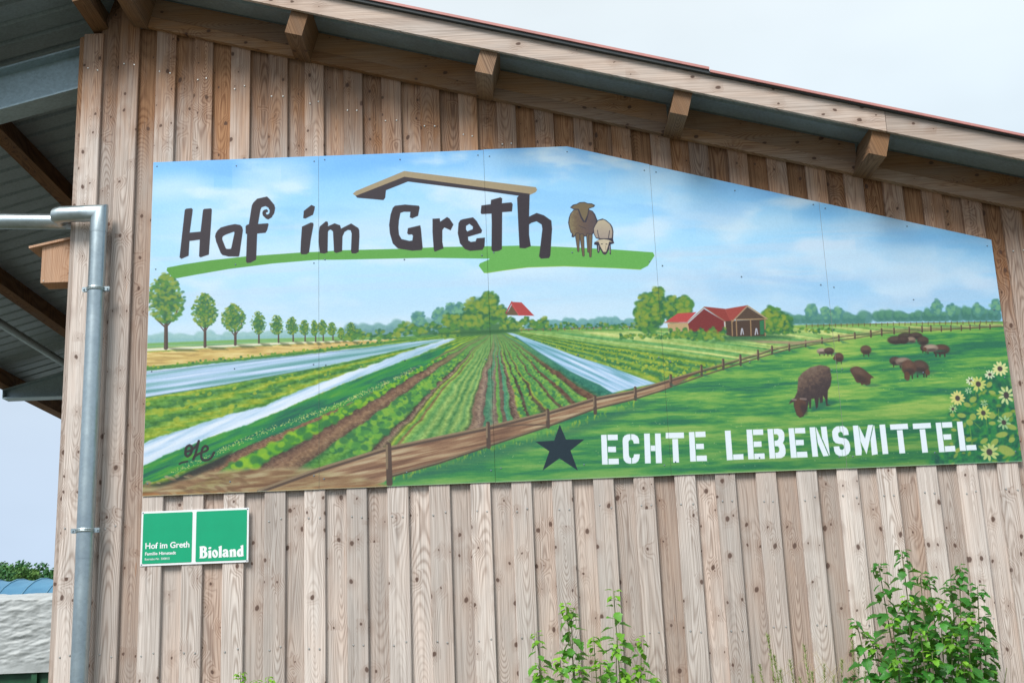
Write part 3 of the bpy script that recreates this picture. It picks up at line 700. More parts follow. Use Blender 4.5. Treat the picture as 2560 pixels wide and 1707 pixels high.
    P.stroke(o5([(1225, 490), (1232, 615)]), 3, (190, 176, 160), .8)
    for px_ in (1390, 1530):
        P.stroke(o5([(px_, 555), (px_ - 8, 612)]), 3, (196, 200, 214), .8, .9); P.stroke(o5([(px_ + 6, 555), (px_ + 16, 608)]), 2.6, (186, 190, 206), .8, .9)
    bush(1500 + 690 / 3.92, 1500 + 890 / 3.92, 680 + 555 / 3.92, 680 + 645 / 3.92, 90, 5); bush(1500 + 890 / 3.92, 1500 + 1230 / 3.92, 680 + 545 / 3.92, 680 + 665 / 3.92, 150, 5)
    bush(1500 + 200 / 3.92, 1500 + 680 / 3.92, 680 + 600 / 3.92, 680 + 650 / 3.92, 90, 4); bush(1910, 2090, 818, 832, 70, 4)
    # ---- grazing animals
    def beast(cx, cy, rx, ry, c=(78, 62, 56), ang=0, head=None, legs=()):
        P.ell(cx + rx * .9, cy + ry * .75, rx * 1.0, ry * .3, (44, 104, 80), 1.2, .6)
        for lx in legs: P.stroke([(cx + lx, cy), (cx + lx + 1, cy + ry * 1.35)], max(2.2, rx * .18), (62, 48, 44), .9, .9)
        P.ell(cx, cy, rx, ry, c, .35, .96, ang)
        P.ell(cx - rx * .1, cy - ry * .35, rx * .7, ry * .45, tuple(int(v * 1.35) for v in c), 1.2, .6, ang)
        P.ell(cx + rx * .1, cy + ry * .5, rx * .7, ry * .4, (52, 44, 46), 1.1, .6, ang)
        if head: P.ell(cx + head[0], cy + head[1], head[2], head[3], (96, 66, 52), .4, .95, head[4] if len(head) > 4 else 0)
    q6 = lambda x, y: (1900 + x / 3.267, 700 + y / 3.267)
    for x, y, rx, ry, c in [(1110, 490, 22, 11, (70, 60, 54)), (1190, 460, 20, 10, (64, 56, 50)), (1270, 455, 18, 9, (66, 54, 50)), (1330, 495, 15, 12, (70, 56, 50)), (1235, 490, 12, 9, (120, 104, 92)), (1170, 490, 14, 10, (66, 54, 50))]:
        beast(*q6(x, y), rx, ry, c)
    beast(*q6(1340, 555), 10, 9, (66, 54, 50), legs=(-4, 4)); beast(*q6(1480, 565), 22, 13, (78, 56, 50), legs=(-14, -4, 8)); beast(*q6(1395, 555), 19, 10, (142, 124, 112), legs=(-8, 8), head=(-15, 3, 5, 5))
    beast(*q6(505, 580), 13, 8, (146, 130, 118), legs=(-6, 5)); beast(*q6(565, 578), 13, 9, (76, 60, 56), legs=(-4, 6)); beast(*q6(645, 630), 12, 12, (82, 60, 54), legs=(-6, 5), head=(-11, 3, 4, 4))
    beast(*q6(865, 570), 14, 12, (84, 66, 56), legs=(-6, 6)); beast(*q6(1105, 660), 15, 11, (72, 58, 54), legs=(-5,)); beast(*q6(1170, 665), 20, 11, (124, 108, 96), legs=(-8, 6))
    beast(*q6(1310, 710), 22, 18, (76, 58, 52), 14, (18, 13, 6, 8), (-8, 8, 14)); beast(*q6(1215, 715), 19, 20, (88, 64, 54), 0, (-4, 21, 7, 12), (-10, 8))
    P.poly(cp([(735, 735), (760, 712), (800, 706), (850, 730), (905, 775), (930, 798), (905, 805), (900, 850), (870, 862), (850, 850), (830, 858), (820, 840), (790, 835), (770, 800)], 1900, 700, 3.267), (86, 62, 54), 1.6, .97, (), 3)
    P.ell(*q6(800, 740), 16, 8, (112, 88, 76), 1.2, .6, 30); P.ell(*q6(830, 810), 16, 8, (56, 46, 46), 1.2, .6, 30); P.ell(*q6(920, 860), 20, 4, (44, 104, 80), 1.2, .6)
    big = cp([(690, 720), (720, 870), (702, 990), (662, 1060), (655, 1265), (700, 1282), (640, 1292), (622, 1190), (590, 1140), (585, 1240), (545, 1250), (530, 1170), (510, 1310), (485, 1335), (458, 1180), (412, 1190), (405, 1330), (385, 1330), (375, 1230), (350, 1340), (295, 1450), (240, 1468), (192, 1430), (150, 1300), (145, 1230), (75, 1265), (100, 1210), (160, 1170), (200, 1080), (208, 960), (215, 870), (280, 790), (400, 710), (540, 675), (640, 690)], 1960, 800, 6.03)
    P.poly(cp([(420, 1300), (660, 1200), (830, 1230), (700, 1290), (420, 1380)], 1960, 800, 6.03), (36, 96, 80), 5, .75)
    P.poly(big, lambda u, v: lerp_cols((v - 912) / 95.0 + (u - 2040) / 160.0 + (fbm(u / 5, v / 5, 311, 3) - .5) * .5, [(-.2, (134, 116, 102)), (.25, (104, 84, 74)), (.6, (70, 58, 58)), (1.2, (58, 48, 50))]), 1.8)
    P.poly(cp([(165, 1200), (240, 1170), (330, 1230), (330, 1330), (285, 1440), (240, 1462), (195, 1420), (155, 1300)], 1960, 800, 6.03), (96, 66, 52), 2.5, .8)
    P.ell(1960 + 300 / 6.03, 800 + 1340 / 6.03, 8, 14, (56, 46, 50), 1.1, .7, -14); P.stroke(cp([(125, 1195), (180, 1200)], 1960, 800, 6.03), 4, (150, 134, 130), 1.2, .8); P.stroke(cp([(250, 1185), (330, 1190)], 1960, 800, 6.03), 5, (140, 122, 116), 1.2, .8)
    # ---- flowers in the corner
    o8 = lambda x, y: (2340 + x / 5.409, 880 + y / 5.409)
    P.poly([o8(*q) for q in [(150, 860), (300, 640), (480, 440), (700, 300), (980, 250), (1240, 1500), (-60, 1530), (-120, 1480), (-60, 1400), (60, 1350), (220, 1320), (300, 1000)]],
           lambda u, v: lerp_cols(fbm(u / 11, v / 11, 321, 3), [(.2, (26, 82, 70)), (.45, (34, 108, 72)), (.65, (44, 130, 72)), (.85, (70, 140, 60))]), 9, .95)
    for _ in range(120):
        x, y = R.uniform(150, 1150), R.uniform(420, 1500)
        if y < 1000 - x * .75: continue
        P.ell(*o8(x, y), R.uniform(4, 10), R.uniform(2, 4.5), R.choice([(120, 150, 58), (150, 168, 74), (52, 128, 78), (40, 116, 72), (134, 158, 60), (30, 92, 70)]), .8, .75, R.uniform(-70, 30))
    for x, y, rx, ry, a in [(890, 1115, 16, 7, 10), (950, 1330, 22, 12, -26), (960, 850, 15, 7, 12), (1020, 1010, 14, 7, -22), (420, 710, 9, 6, -20), (345, 855, 11, 6, -8), (455, 950, 9, 8, -20), (500, 875, 8, 9, -40), (500, 640, 7, 10, -60), (720, 440, 6, 9, -50), (760, 545, 9, 5, -15), (760, 960, 9, 5, 0), (650, 1200, 6, 11, -60), (790, 1220, 7, 13, -50), (760, 860, 9, 8, 20), (1025, 1185, 9, 6, 30), (440, 1180, 8, 6, 10), (240, 1050, 7, 4, -10), (220, 850, 6, 5, -20), (295, 1325, 5, 9, -60)]:
        P.ell(*o8(x, y), rx, ry, (156, 172, 84), .45, .92, -a)
    for x0, y0, x1, y1 in [(455, 1000, 490, 1250), (535, 520, 545, 640), (845, 770, 850, 960), (680, 900, 690, 1010), (520, 950, 600, 1030)]:
        P.stroke([o8(x0, y0), o8(x1, y1)], 2.2, (104, 150, 66), 1, .8)
    for x, y, r, c, n, sq in [(865, 225, 19, (228, 226, 160), 11, .9), (728, 303, 13, (222, 226, 190), 9, .8), (470, 388, 12, (224, 228, 200), 8, .8), (572, 432, 19, (206, 210, 118), 11, 1), (292, 622, 18, (222, 214, 132), 12, 1), (228, 768, 10, (176, 200, 140), 8, 1), (950, 583, 20, (206, 218, 152), 9, 1.15), (640, 822, 17, (196, 206, 110), 11, 1), (918, 950, 17, (160, 196, 140), 8, 1), (722, 1350, 22, (196, 208, 132), 10, 1), (440, 520, 9, (176, 206, 160), 7, .9), (650, 690, 9, (160, 196, 146), 7, 1)]:
        cx, cy = o8(x, y); off = R.uniform(0, 1)
        for k in range(n):
            an = 2 * math.pi * (k + off) / n + R.uniform(-.12, .12); rr = r * R.uniform(.6, .72)
            P.ell(cx + math.cos(an) * rr, cy + math.sin(an) * rr * sq, r * .42, r * .17, c, .45, .92, math.degrees(math.atan2(-math.sin(an), math.cos(an))) * -1.0)
        if r > 9.5: P.ell(cx, cy, r * .34, r * .38 * sq, (72, 62, 62), .5, .95)
    # ---- the farm's name: green ground stroke, roof, letters
    A = lambda q: cp(q, 350, 370, 3.618)
    B = lambda q: cp(q, 850, 370, 2.767)
    GRN = (92, 164, 66)
    P.poly(A([(240, 1108), (246, 1082), (400, 1052), (640, 1016), (960, 981), (1450, 946), (1600, 940)]) + B([(0, 708), (400, 698), (700, 685), (1040, 680), (1040, 766), (600, 760), (0, 773)]) + A([(1600, 1012), (1200, 1045), (800, 1095), (500, 1147), (335, 1178), (295, 1172)]),
           lambda u, v: lerp_cols(u, [(400, (84, 152, 56)), (1300, (96, 168, 76))]), .9)
    P.poly(B([(1020, 681), (1250, 675), (1500, 683), (1700, 693), (1900, 703), (2165, 722), (2176, 745), (2130, 815), (2080, 841), (1900, 831), (1550, 818), (1300, 826), (1150, 845), (1020, 866), (996, 864), (960, 815), (968, 798), (1035, 770)]), (98, 170, 78), .9)
    P.stroke(B([(1000, 864), (1150, 845), (1300, 826), (1550, 818), (1900, 831), (2080, 841)]), 1.4, (176, 196, 60), .9, .7)
    INK = (44, 35, 45)
    P.poly(B([(88, 318), (110, 298), (445, 160), (1355, 272), (1364, 290), (1355, 306), (1310, 327), (445, 205), (112, 334)]), (158, 142, 112), .8)
    P.poly(B([(108, 332), (445, 200), (1312, 318), (1300, 332), (1225, 330), (1010, 300), (470, 233), (318, 293), (313, 345), (300, 361), (120, 345)]), INK, .8)
    def ink(q, holes=()): P.poly(q, INK, 1.0, 1, holes, 0)
    ink(A([(405, 562), (418, 550), (465, 545), (477, 556), (474, 590), (450, 766), (548, 757), (570, 562), (582, 552), (640, 547), (650, 556), (646, 640), (623, 965), (548, 990), (534, 980), (541, 830), (448, 842), (440, 975), (375, 1003), (358, 990), (362, 950)]))
    ink(A([(860, 689), (905, 697), (925, 715), (931, 745), (925, 790), (905, 930), (898, 975), (890, 983), (800, 982), (745, 968), (730, 950), (690, 850), (679, 800), (684, 775), (700, 748), (730, 720), (800, 700)]), [A([(850, 758), (855, 768), (848, 800), (828, 895), (822, 912), (785, 914), (775, 905), (745, 830), (744, 812), (752, 798), (775, 785), (830, 765)])])
    ink(A([(1060, 460), (1148, 440), (1165, 455), (1215, 515), (1223, 545), (1215, 590), (1190, 630), (1160, 648), (1140, 640), (1112, 612), (1106, 590), (1112, 570), (1125, 560), (1145, 555), (1158, 566), (1156, 580), (1140, 585), (1141, 600), (1155, 603), (1170, 592), (1174, 565), (1160, 540), (1135, 527), (1100, 538), (1090, 560), (1068, 688), (1155, 682), (1164, 690), (1150, 745), (1135, 768), (1060, 775), (1052, 990), (1049, 1012), (1000, 1038), (968, 1040), (959, 1025), (968, 780), (956, 775), (955, 710), (965, 697), (985, 690), (1005, 560), (1012, 520), (1025, 495)]))
    ink(A([(1482, 570), (1550, 516), (1582, 530), (1578, 560), (1565, 605), (1495, 640), (1476, 635)])); ink(A([(1465, 712), (1545, 675), (1566, 678), (1570, 695), (1545, 830), (1530, 945), (1505, 962), (1460, 962), (1451, 945), (1455, 850)]))
    ink(A([(1625, 712), (1680, 664), (1698, 668), (1702, 690), (1700, 708), (1760, 682), (1810, 700), (1818, 730), (1910, 683), (1975, 725), (1983, 745), (1985, 800), (1978, 940), (1950, 954), (1915, 953), (1908, 930), (1915, 775), (1905, 745), (1880, 742), (1850, 760), (1832, 800), (1828, 935), (1775, 950), (1755, 940), (1748, 800), (1745, 755), (1725, 738), (1708, 745), (1700, 760), (1697, 945), (1665, 955), (1627, 950), (1615, 850), (1617, 760)]))
    ink(B([(380, 400), (450, 392), (545, 400), (551, 412), (540, 470), (500, 487), (483, 480), (487, 442), (440, 442), (418, 450), (408, 500), (404, 550), (408, 600), (425, 630), (480, 643), (500, 640), (505, 608), (498, 598), (475, 600), (465, 590), (470, 555), (555, 535), (560, 560), (572, 690), (565, 706), (500, 711), (400, 695), (365, 660), (345, 590), (340, 530), (350, 460), (365, 415)]))
    ink(B([(640, 490), (690, 487), (693, 510), (740, 478), (757, 488), (785, 530), (765, 570), (722, 550), (708, 568), (708, 650), (716, 695), (655, 718), (648, 700), (640, 580)]))
    ink(B([(850, 493), (920, 480), (945, 505), (983, 570), (978, 588), (885, 615), (888, 640), (905, 650), (938, 646), (945, 625), (1003, 620), (1000, 680), (985, 705), (900, 712), (865, 700), (830, 660), (815, 590), (820, 520), (832, 500)]), [B([(872, 540), (895, 525), (920, 545), (918, 562), (880, 578), (872, 565)])])
    ink(B([(1045, 360), (1110, 342), (1122, 350), (1120, 383), (1185, 377), (1195, 390), (1190, 440), (1122, 445), (1120, 700), (1100, 712), (1060, 718), (1048, 705), (1050, 520), (1048, 455), (980, 458), (973, 450), (978, 398), (1042, 390)]))
    ink(B([(1225, 345), (1240, 325), (1312, 318), (1308, 475), (1360, 450), (1410, 466), (1462, 503), (1467, 560), (1455, 745), (1445, 762), (1390, 766), (1377, 750), (1385, 690), (1400, 560), (1395, 530), (1360, 508), (1325, 518), (1308, 530), (1308, 600), (1320, 680), (1280, 695), (1242, 692), (1235, 560)]))
    # ---- two sheep beside the name
    D = lambda q: cp(q, 1400, 490, 9.8)
    LN = (44, 40, 56)
    body = D([(330, 340), (250, 440), (215, 540), (200, 660), (225, 780), (260, 900), (290, 920), (285, 1010), (345, 1015), (380, 960), (560, 1000), (780, 980), (850, 860), (920, 600), (860, 450), (800, 370), (700, 330), (500, 300)])
    P.poly(body, LN, .8)
    P.poly(D([(340, 350), (262, 450), (235, 560), (225, 680), (250, 800), (280, 900), (320, 930), (330, 985), (390, 940), (560, 985), (760, 960), (830, 850), (890, 610), (840, 470), (780, 380), (690, 340), (500, 320)]),
           lambda u, v: lerp_cols((u - 1424) / 60.0 + (fbm(u / 3, v / 3, 331, 2) - .5) * .3, [(0, (132, 120, 88)), (.3, (106, 88, 68)), (.7, (94, 76, 70)), (1.1, (82, 70, 74))]), 1.0)
    for q, w in (([(430, 960), (450, 1350)], (12, 4)), ([(535, 980), (575, 1460)], (11, 5)), ([(690, 960), (695, 1370)], (9, 4)), ([(745, 980), (745, 1480)], (10, 5))):
        P.stroke(D(q), [w[0] + 1.6, w[1] + 1.2], LN, .7); P.stroke(D(q), [w[0] - 1.5, w[1] - 1.0], (104, 88, 66), .8)
    P.poly(D([(245, 285), (320, 215), (410, 195), (480, 155), (600, 148), (680, 180), (780, 185), (862, 230), (830, 275), (720, 310), (690, 480), (640, 650), (570, 640), (500, 520), (440, 340), (330, 330)]), LN, .7)
    P.poly(D([(275, 285), (340, 235), (420, 210), (490, 172), (600, 165), (670, 195), (770, 205), (835, 232), (800, 268), (700, 300), (670, 470), (600, 620), (530, 500), (460, 320), (340, 315)]), (112, 98, 72), 1.0)
    P.stroke(D([(470, 735), (560, 770), (640, 800)]), 1.6, LN, 1, .7)
    P.poly(D([(1040, 555), (930, 590), (850, 720), (815, 790), (825, 930), (880, 1040), (960, 1060), (840, 1140), (835, 1190), (900, 1210), (905, 1290), (920, 1390), (960, 1400), (985, 1300), (1050, 1420), (1100, 1445), (1150, 1410), (1200, 1300), (1220, 1430), (1245, 1440), (1250, 1300), (1240, 1190), (1330, 1160), (1310, 1100), (1300, 1050), (1310, 880), (1290, 770), (1245, 690), (1130, 590)]), LN, .7)
    P.poly(D([(1060, 582), (935, 610), (865, 725), (830, 800), (840, 930), (890, 1020), (1000, 1040), (1190, 1040), (1270, 1030), (1285, 880), (1260, 770), (1215, 690), (1120, 610)]), lambda u, v: lerp_cols((v - 550) / 45.0, [(0, (184, 172, 146)), (1, (160, 146, 136))]), .9)
    P.stroke(D([(918, 840), (930, 930), (960, 1035)]), 1.8, LN, .7); P.stroke(D([(1215, 850), (1200, 950), (1185, 1035)]), 1.8, LN, .7)
    P.poly(D([(950, 1075), (1080, 1060), (1200, 1080), (1290, 1130), (1205, 1120), (1180, 1220), (1130, 1370), (1060, 1370), (985, 1230), (945, 1120), (865, 1125)]), (196, 184, 158), .8)
    for q in ((1025, 1178), (1138, 1182)): P.ell(1400 + q[0] / 9.8, 490 + q[1] / 9.8, 2.6, 1.3, LN, .6)
    P.stroke(D([(1120, 1230), (1122, 1330)]), 1.2, (120, 108, 96), .8); P.ell(1400 + 1090 / 9.8, 490 + 1395 / 9.8, 3.4, 2.6, (70, 50, 60), .6)
    P.stroke(D([(945, 1220), (945, 1350)]), 2.4, (170, 164, 160), .8, .8); P.stroke(D([(1215, 1230), (1222, 1380)]), 2.4, (170, 164, 160), .8, .8)
    # ---- star, stencilled words, signature
    P.poly(cp([(1510, 372), (1562, 497), (1718, 497), (1600, 590), (1662, 758), (1507, 656), (1366, 758), (1422, 597), (1306, 517), (1463, 507)], 950, 950, 3.36), (22, 44, 56), .6)
    WH = (232, 243, 253)
    o1 = lambda q: cp(q, 1480, 1050, 6.918); o2 = lambda q: cp(q, 1800, 1040, 6.918); o3 = lambda q: cp(q, 2120, 1030, 6.918)
    def white(q, holes=(), sm=0): P.poly(q, WH, .55, 1, holes, sm)
    for q in ([(157, 254), (252, 250), (274, 765), (175, 766)], [(268, 250), (443, 248), (447, 343), (272, 346)], [(275, 457), (413, 456), (416, 552), (278, 552)], [(284, 665), (462, 662), (465, 760), (285, 763)],
              [(664, 241), (610, 245), (560, 270), (535, 310), (529, 360), (540, 640), (550, 690), (590, 735), (640, 750), (680, 752), (679, 655), (650, 640), (638, 600), (630, 380), (640, 350), (666, 338)],
              [(676, 241), (730, 243), (785, 275), (810, 320), (818, 402), (722, 404), (715, 365), (700, 343), (677, 337)], [(691, 655), (712, 645), (722, 620), (727, 588), (826, 587), (822, 650), (800, 705), (760, 740), (692, 752)],
              [(900, 232), (998, 229), (1017, 744), (917, 746)], [(1088, 229), (1186, 228), (1210, 740), (1106, 742)], [(1015, 437), (1092, 436), (1097, 533), (1018, 533)],
              [(1275, 217), (1588, 210), (1593, 308), (1275, 315)], [(1388, 324), (1486, 321), (1507, 730), (1405, 732)],
              [(1676, 205), (1770, 201), (1800, 712), (1700, 714)], [(1785, 199), (1960, 194), (1966, 289), (1790, 295)], [(1797, 407), (1933, 404), (1938, 497), (1800, 500)], [(1808, 612), (1985, 608), (1990, 706), (1810, 708)]): white(o1(q))
    for q in ([(83, 250), (183, 246), (222, 754), (120, 762)], [(228, 660), (404, 652), (409, 746), (230, 753)], [(457, 231), (555, 229), (590, 743), (490, 745)], [(567, 229), (745, 225), (748, 321), (573, 325)], [(580, 437), (717, 434), (721, 528), (584, 532)], [(594, 645), (770, 640), (776, 737), (597, 743)],
              [(820, 222), (915, 218), (957, 730), (860, 732)], [(1184, 208), (1278, 205), (1330, 717), (1228, 720)], [(1292, 205), (1470, 199), (1477, 294), (1297, 297)], [(1308, 410), (1446, 407), (1453, 498), (1314, 505)], [(1328, 616), (1506, 610), (1516, 708), (1335, 716)],
              [(1548, 192), (1645, 188), (1698, 697), (1600, 700)], [(1655, 188), (1668, 200), (1880, 685), (1787, 692), (1690, 460), (1672, 320)], [(1742, 182), (1842, 178), (1902, 685), (1888, 668), (1785, 420), (1768, 390)]): white(o2(q))
    white(o2([(927, 217), (1000, 214), (1070, 230), (1108, 280), (1116, 340), (1112, 410), (1086, 465), (1115, 500), (1133, 560), (1136, 640), (1115, 690), (1060, 722), (968, 728), (955, 632), (1005, 625), (1026, 600), (1026, 550), (1005, 520), (948, 518), (942, 424), (990, 418), (1014, 390), (1014, 345), (990, 312), (933, 310)]))
    white(o2([(2066, 171), (2010, 178), (1965, 215), (1940, 265), (1945, 350), (1962, 420), (2000, 462), (2060, 478), (2110, 480), (2140, 500), (2148, 545), (2130, 575), (2110, 580), (2118, 690), (2060, 685), (2005, 655), (1978, 600), (1966, 525), (2063, 518), (2068, 550), (2085, 576), (2112, 580), (2122, 690), (2170, 684), (2225, 650), (2254, 590), (2250, 500), (2225, 430), (2180, 385), (2100, 372), (2060, 360), (2045, 330), (2045, 290), (2078, 268)]))
    white(o2([(2076, 171), (2140, 172), (2190, 205), (2215, 250), (2227, 322), (2132, 331), (2122, 290), (2100, 270), (2082, 267)]))
    for q in ([(83, 233), (175, 229), (215, 520), (240, 660), (232, 743), (132, 746)], [(188, 235), (295, 455), (345, 222), (432, 218), (322, 727), (215, 500)], [(445, 222), (455, 230), (516, 724), (415, 742), (390, 480)], [(542, 217), (640, 210), (698, 720), (600, 725)],
              [(723, 212), (1030, 196), (1042, 290), (735, 304)], [(845, 312), (942, 306), (990, 707), (890, 713)], [(1118, 198), (1427, 182), (1438, 274), (1126, 291)], [(1238, 297), (1334, 293), (1384, 694), (1285, 702)],
              [(1514, 183), (1608, 177), (1672, 688), (1576, 692)], [(1620, 176), (1796, 169), (1806, 262), (1632, 270)], [(1644, 384), (1782, 378), (1790, 470), (1658, 477)], [(1672, 588), (1848, 578), (1860, 674), (1682, 687)], [(1881, 165), (1978, 159), (2044, 664), (1938, 668)], [(2042, 570), (2212, 562), (2227, 652), (2052, 662)]): white(o3(q))
    SG = (48, 40, 44); og = lambda q: cp(q, 430, 1090, 18.09)
    P.stroke(og([(790, 410), (670, 480), (620, 620), (610, 800), (680, 900), (760, 880), (850, 780), (900, 620), (880, 470), (790, 410)]), 6.5, SG, 1.1, .95, 4)
    P.stroke(og([(650, 690), (760, 670), (900, 600), (1060, 480), (1160, 340), (1210, 220)]), 6, SG, 1.1, .95, 4); P.stroke(og([(1210, 220), (1150, 480), (1090, 700), (1040, 880), (960, 1040)]), 6, SG, 1.1, .95, 4)
    P.stroke(og([(1000, 930), (1200, 800), (1450, 700), (1600, 620), (1610, 510), (1510, 440), (1390, 540), (1330, 760), (1330, 960), (1420, 1080), (1620, 1070), (1780, 960), (1900, 740)]), 6, SG, 1.1, .95, 4)
    P.stroke(og([(340, 1250), (450, 1190), (700, 1140)]), 4.5, SG, 1.2, .9, 3)
    # ---- brush grain, pale worn edges
    gr = (fbm(U / 2.6, V / 2.6, 401, 2) - .5) * .035
    P.img += gr[..., None]
    ed = np.minimum(np.arange(TH), 400)[:, None] / TXM
    wear = sstep(0.008 - ed, 0, .006) * .5
    P.img += (np.array((.74, .80, .72)) - P.img) * np.broadcast_to(wear, P.img.shape[:2])[..., None]
    return np.clip(P.img, 0, 1)

def srgb_to_lin(a): return np.where(a <= 0.04045, a / 12.92, ((a + 0.055) / 1.055) ** 2.4)
# ------------------------------------------------------------------ ground
def ground_material():
    m, nt, b = new_mat('gravel_and_grass', 0.95, 0, 0.2); N = NT(nt)
    co = N.coord('Object')
    n = N.noise(co, 0.35, 5, 0.6); f = N.noise(co, 40.0, 3, 0.6)
    c = N.mix(N.rng(n, .42, .58), (0.155, 0.145, 0.13, 1), (0.075, 0.085, 0.045, 1))
    k = N.rng(f, .3, .7, .7, 1.25)
    nt.links.new(N.mix(1.0, c, N.combine(k, k, k), 'MULTIPLY'), b.inputs['Base Color'])
    return m
_g = MB(); G = 1200.0
for i in range(8):
    for j in range(8):
        x0, y0 = -G + i * G / 4, -G + j * G / 4
        _g.add([(x0, y0, 0), (x0 + G / 4, y0, 0), (x0 + G / 4, y0 + G / 4, 0), (x0, y0 + G / 4, 0)], [(0, 1, 2, 3)])
ground = _g.build('ground', ground_material()); tag(ground, kind='structure')

# ------------------------------------------------------------------ the barn
S_ROOF, Z_ROOF, X_RIDGE = 0.268, 5.399, -0.235
Z_RIDGE = Z_ROOF - S_ROOF * X_RIDGE
def zr(x, h=0.0):
    """height of the roof construction over x; h = 0 is the underside of the purlins"""
    return Z_RIDGE - S_ROOF * abs(x - X_RIDGE) + h
X_END, Y_BACK, X_LEFT = 7.6, 12.6, -3.62
barn = thing('barn', (0, 0, 0), 'timber-clad barn with vertical boards, wide eaves and an open lean-to canopy on the left', 'barn')

Y_OVER, Y_UNDER = 0.008, 0.032
def px_x(x, y, plane=Y_OVER): return float(un(x, y, 1, plane)[0])
# (left, right) edges of the cover boards, read off above the sign for x < 0 and below it for x > 0
cover = [(200, 249, 306), (290, 340, 306)]
edges = [(px_x(a, y), px_x(b, y)) for a, b, y in cover]
low = [(355, 408), (457, 508), (558, 610.5), (661, 713.5), (761, 813), (866, 917), (967.7, 1020.5), (1071.5, 1124.3), (1175.6, 1225.8), (1278, 1328.4), (1380, 1431), (1482.7, 1534), (1584, 1635), (1686.8, 1739), (1788.5, 1839), (1889.3, 1940.3),
       (1991.6, 2043), (2092, 2144.4), (2192.5, 2242), (2292.2, 2342.8), (2393, 2444), (2493.3, 2546)]
for a, b in low:
    ya = 1241 - (a - 354.6) * 0.0397 + 12
    edges.append((px_x(a, ya), px_x(b, ya)))
while edges[-1][1] < X_END - 0.4:
    e0 = edges[-1][0] + 0.2335 + random.uniform(-.004, .004); edges.append((e0, e0 + 0.117 + random.uniform(-.003, .003)))

def board_mesh(x0, x1, t, zb, top, ch=0.003):
    """board with chamfered front edges, its head cut to the roof slope; origin mid-front at z = 0"""
    xc = (x0 + x1) / 2; w = (x1 - x0) / 2
    prof = [(-w, t), (-w, ch), (-w + ch, 0), (0, 0), (w - ch, 0), (w, ch), (w, t)]
    vs = [(px, py, zb) for px, py in prof] + [(px, py, top(xc + px)) for px, py in prof]
    n = len(prof); fs = [(i, i + 1, n + i + 1, n + i) for i in range(n - 1)] + [(n - 1, 0, n, 2 * n - 1), tuple(range(n))[::-1], tuple(range(n, 2 * n))]
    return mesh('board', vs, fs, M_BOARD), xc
def top_of(x):
    if x < -0.395: return zr(x, -0.006)
    if x < X_RIDGE: return zr(x, -0.004 if x < -0.31 else 0.19)
    if x < -0.15: return zr(x, 0.19)
    if x < -0.045: return zr(x, -0.004)
    return zr(x, 0.055)
rb = random.Random(21)
over_x = []
for i, (a, b) in enumerate(edges):
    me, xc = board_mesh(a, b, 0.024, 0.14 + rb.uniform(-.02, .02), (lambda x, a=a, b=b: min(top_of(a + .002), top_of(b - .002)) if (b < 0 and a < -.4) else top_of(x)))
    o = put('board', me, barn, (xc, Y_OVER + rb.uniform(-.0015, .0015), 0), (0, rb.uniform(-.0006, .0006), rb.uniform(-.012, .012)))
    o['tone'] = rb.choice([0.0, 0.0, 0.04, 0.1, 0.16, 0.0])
    over_x.append((xc, b - a))
for i in range(len(edges) - 1):
    a, b = edges[i][1] - 0.022, edges[i + 1][0] + 0.022
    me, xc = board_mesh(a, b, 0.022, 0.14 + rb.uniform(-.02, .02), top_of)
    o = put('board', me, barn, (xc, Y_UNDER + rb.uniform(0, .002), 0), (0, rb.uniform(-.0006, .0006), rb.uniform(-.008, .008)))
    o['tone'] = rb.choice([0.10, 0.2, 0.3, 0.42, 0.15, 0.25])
# corner: edge board of the side wall, and the side wall itself
mb = MB(); mb.hexa([(-.485, .012, .14), (-.4565, .012, .14), (-.4565, .052, .14), (-.485, .052, .14)], [(-.485, .012, zr(-.485, -.02)), (-.4565, .012, zr(-.4565, -.02)), (-.4565, .052, zr(-.4565, -.02)), (-.485, .052, zr(-.485, -.02))])
o = mb.build('corner_board', M_BOARD, barn, origin=(-.47, .012, 0)); o['tone'] = 0.25
mb = MB()
y = .056
while y < 12.3:
    d = 0.0 if int(round((y - .056) / .115)) % 2 == 0 else .018
    mb.box((-.482 + d, y, .14), (-.452, y + .115, zr(-.485, -.02))); y += .1165
o = mb.build('side_wall', M_BOARD, barn, origin=(-.47, 0, 0)); o['tone'] = 0.4

# ---- rafter blocking along the head of the wall, purlins
purl = [-0.105, 0.905, 2.02, 3.144, 4.266, 5.385, 6.50, 7.55]
PW = 0.05
def sloped(x0, x1, y0, y1, h0, h1, mbx=None):
    m_ = mbx or MB()
    m_.hexa([(x0, y0, zr(x0, h0)), (x1, y0, zr(x1, h0)), (x1, y1, zr(x1, h0)), (x0, y1, zr(x0, h0))], [(x0, y0, zr(x0, h1)), (x1, y0, zr(x1, h1)), (x1, y1, zr(x1, h1)), (x0, y1, zr(x0, h1))])
    return m_
H_SHEET = 0.20; LEAN = 0.052                            # purlins stand square to the slope: their heads lean away from the ridge
def purlin_block(x, w, y0, y1, h0, h1, sgn):
    m_ = MB()
    q = lambda xx, h, k: [(xx - w + k, y0, zr(xx - w, h)), (xx + w + k, y0, zr(xx + w, h)), (xx + w + k, y1, zr(xx + w, h)), (xx - w + k, y1, zr(xx - w, h))]
    m_.hexa(q(x, h0, 0), q(x, h1 - LEAN * S_ROOF, sgn * LEAN)); return m_
for a, b in zip(purl[:-1], purl[1:]):
    for h0, h1, yf in ((0, .0715, -.030), (.0725, .198, -.028)):
        m_ = sloped(a + .02, b - .02, yf + rb.uniform(-.002, .002), .0075, h0, h1)
        o = m_.build('eaves_plank', M_BEAM_X, barn, origin=((a + b) / 2, yf, zr((a + b) / 2, h0 + .04))); o['tone'] = rb.uniform(.7, .95)
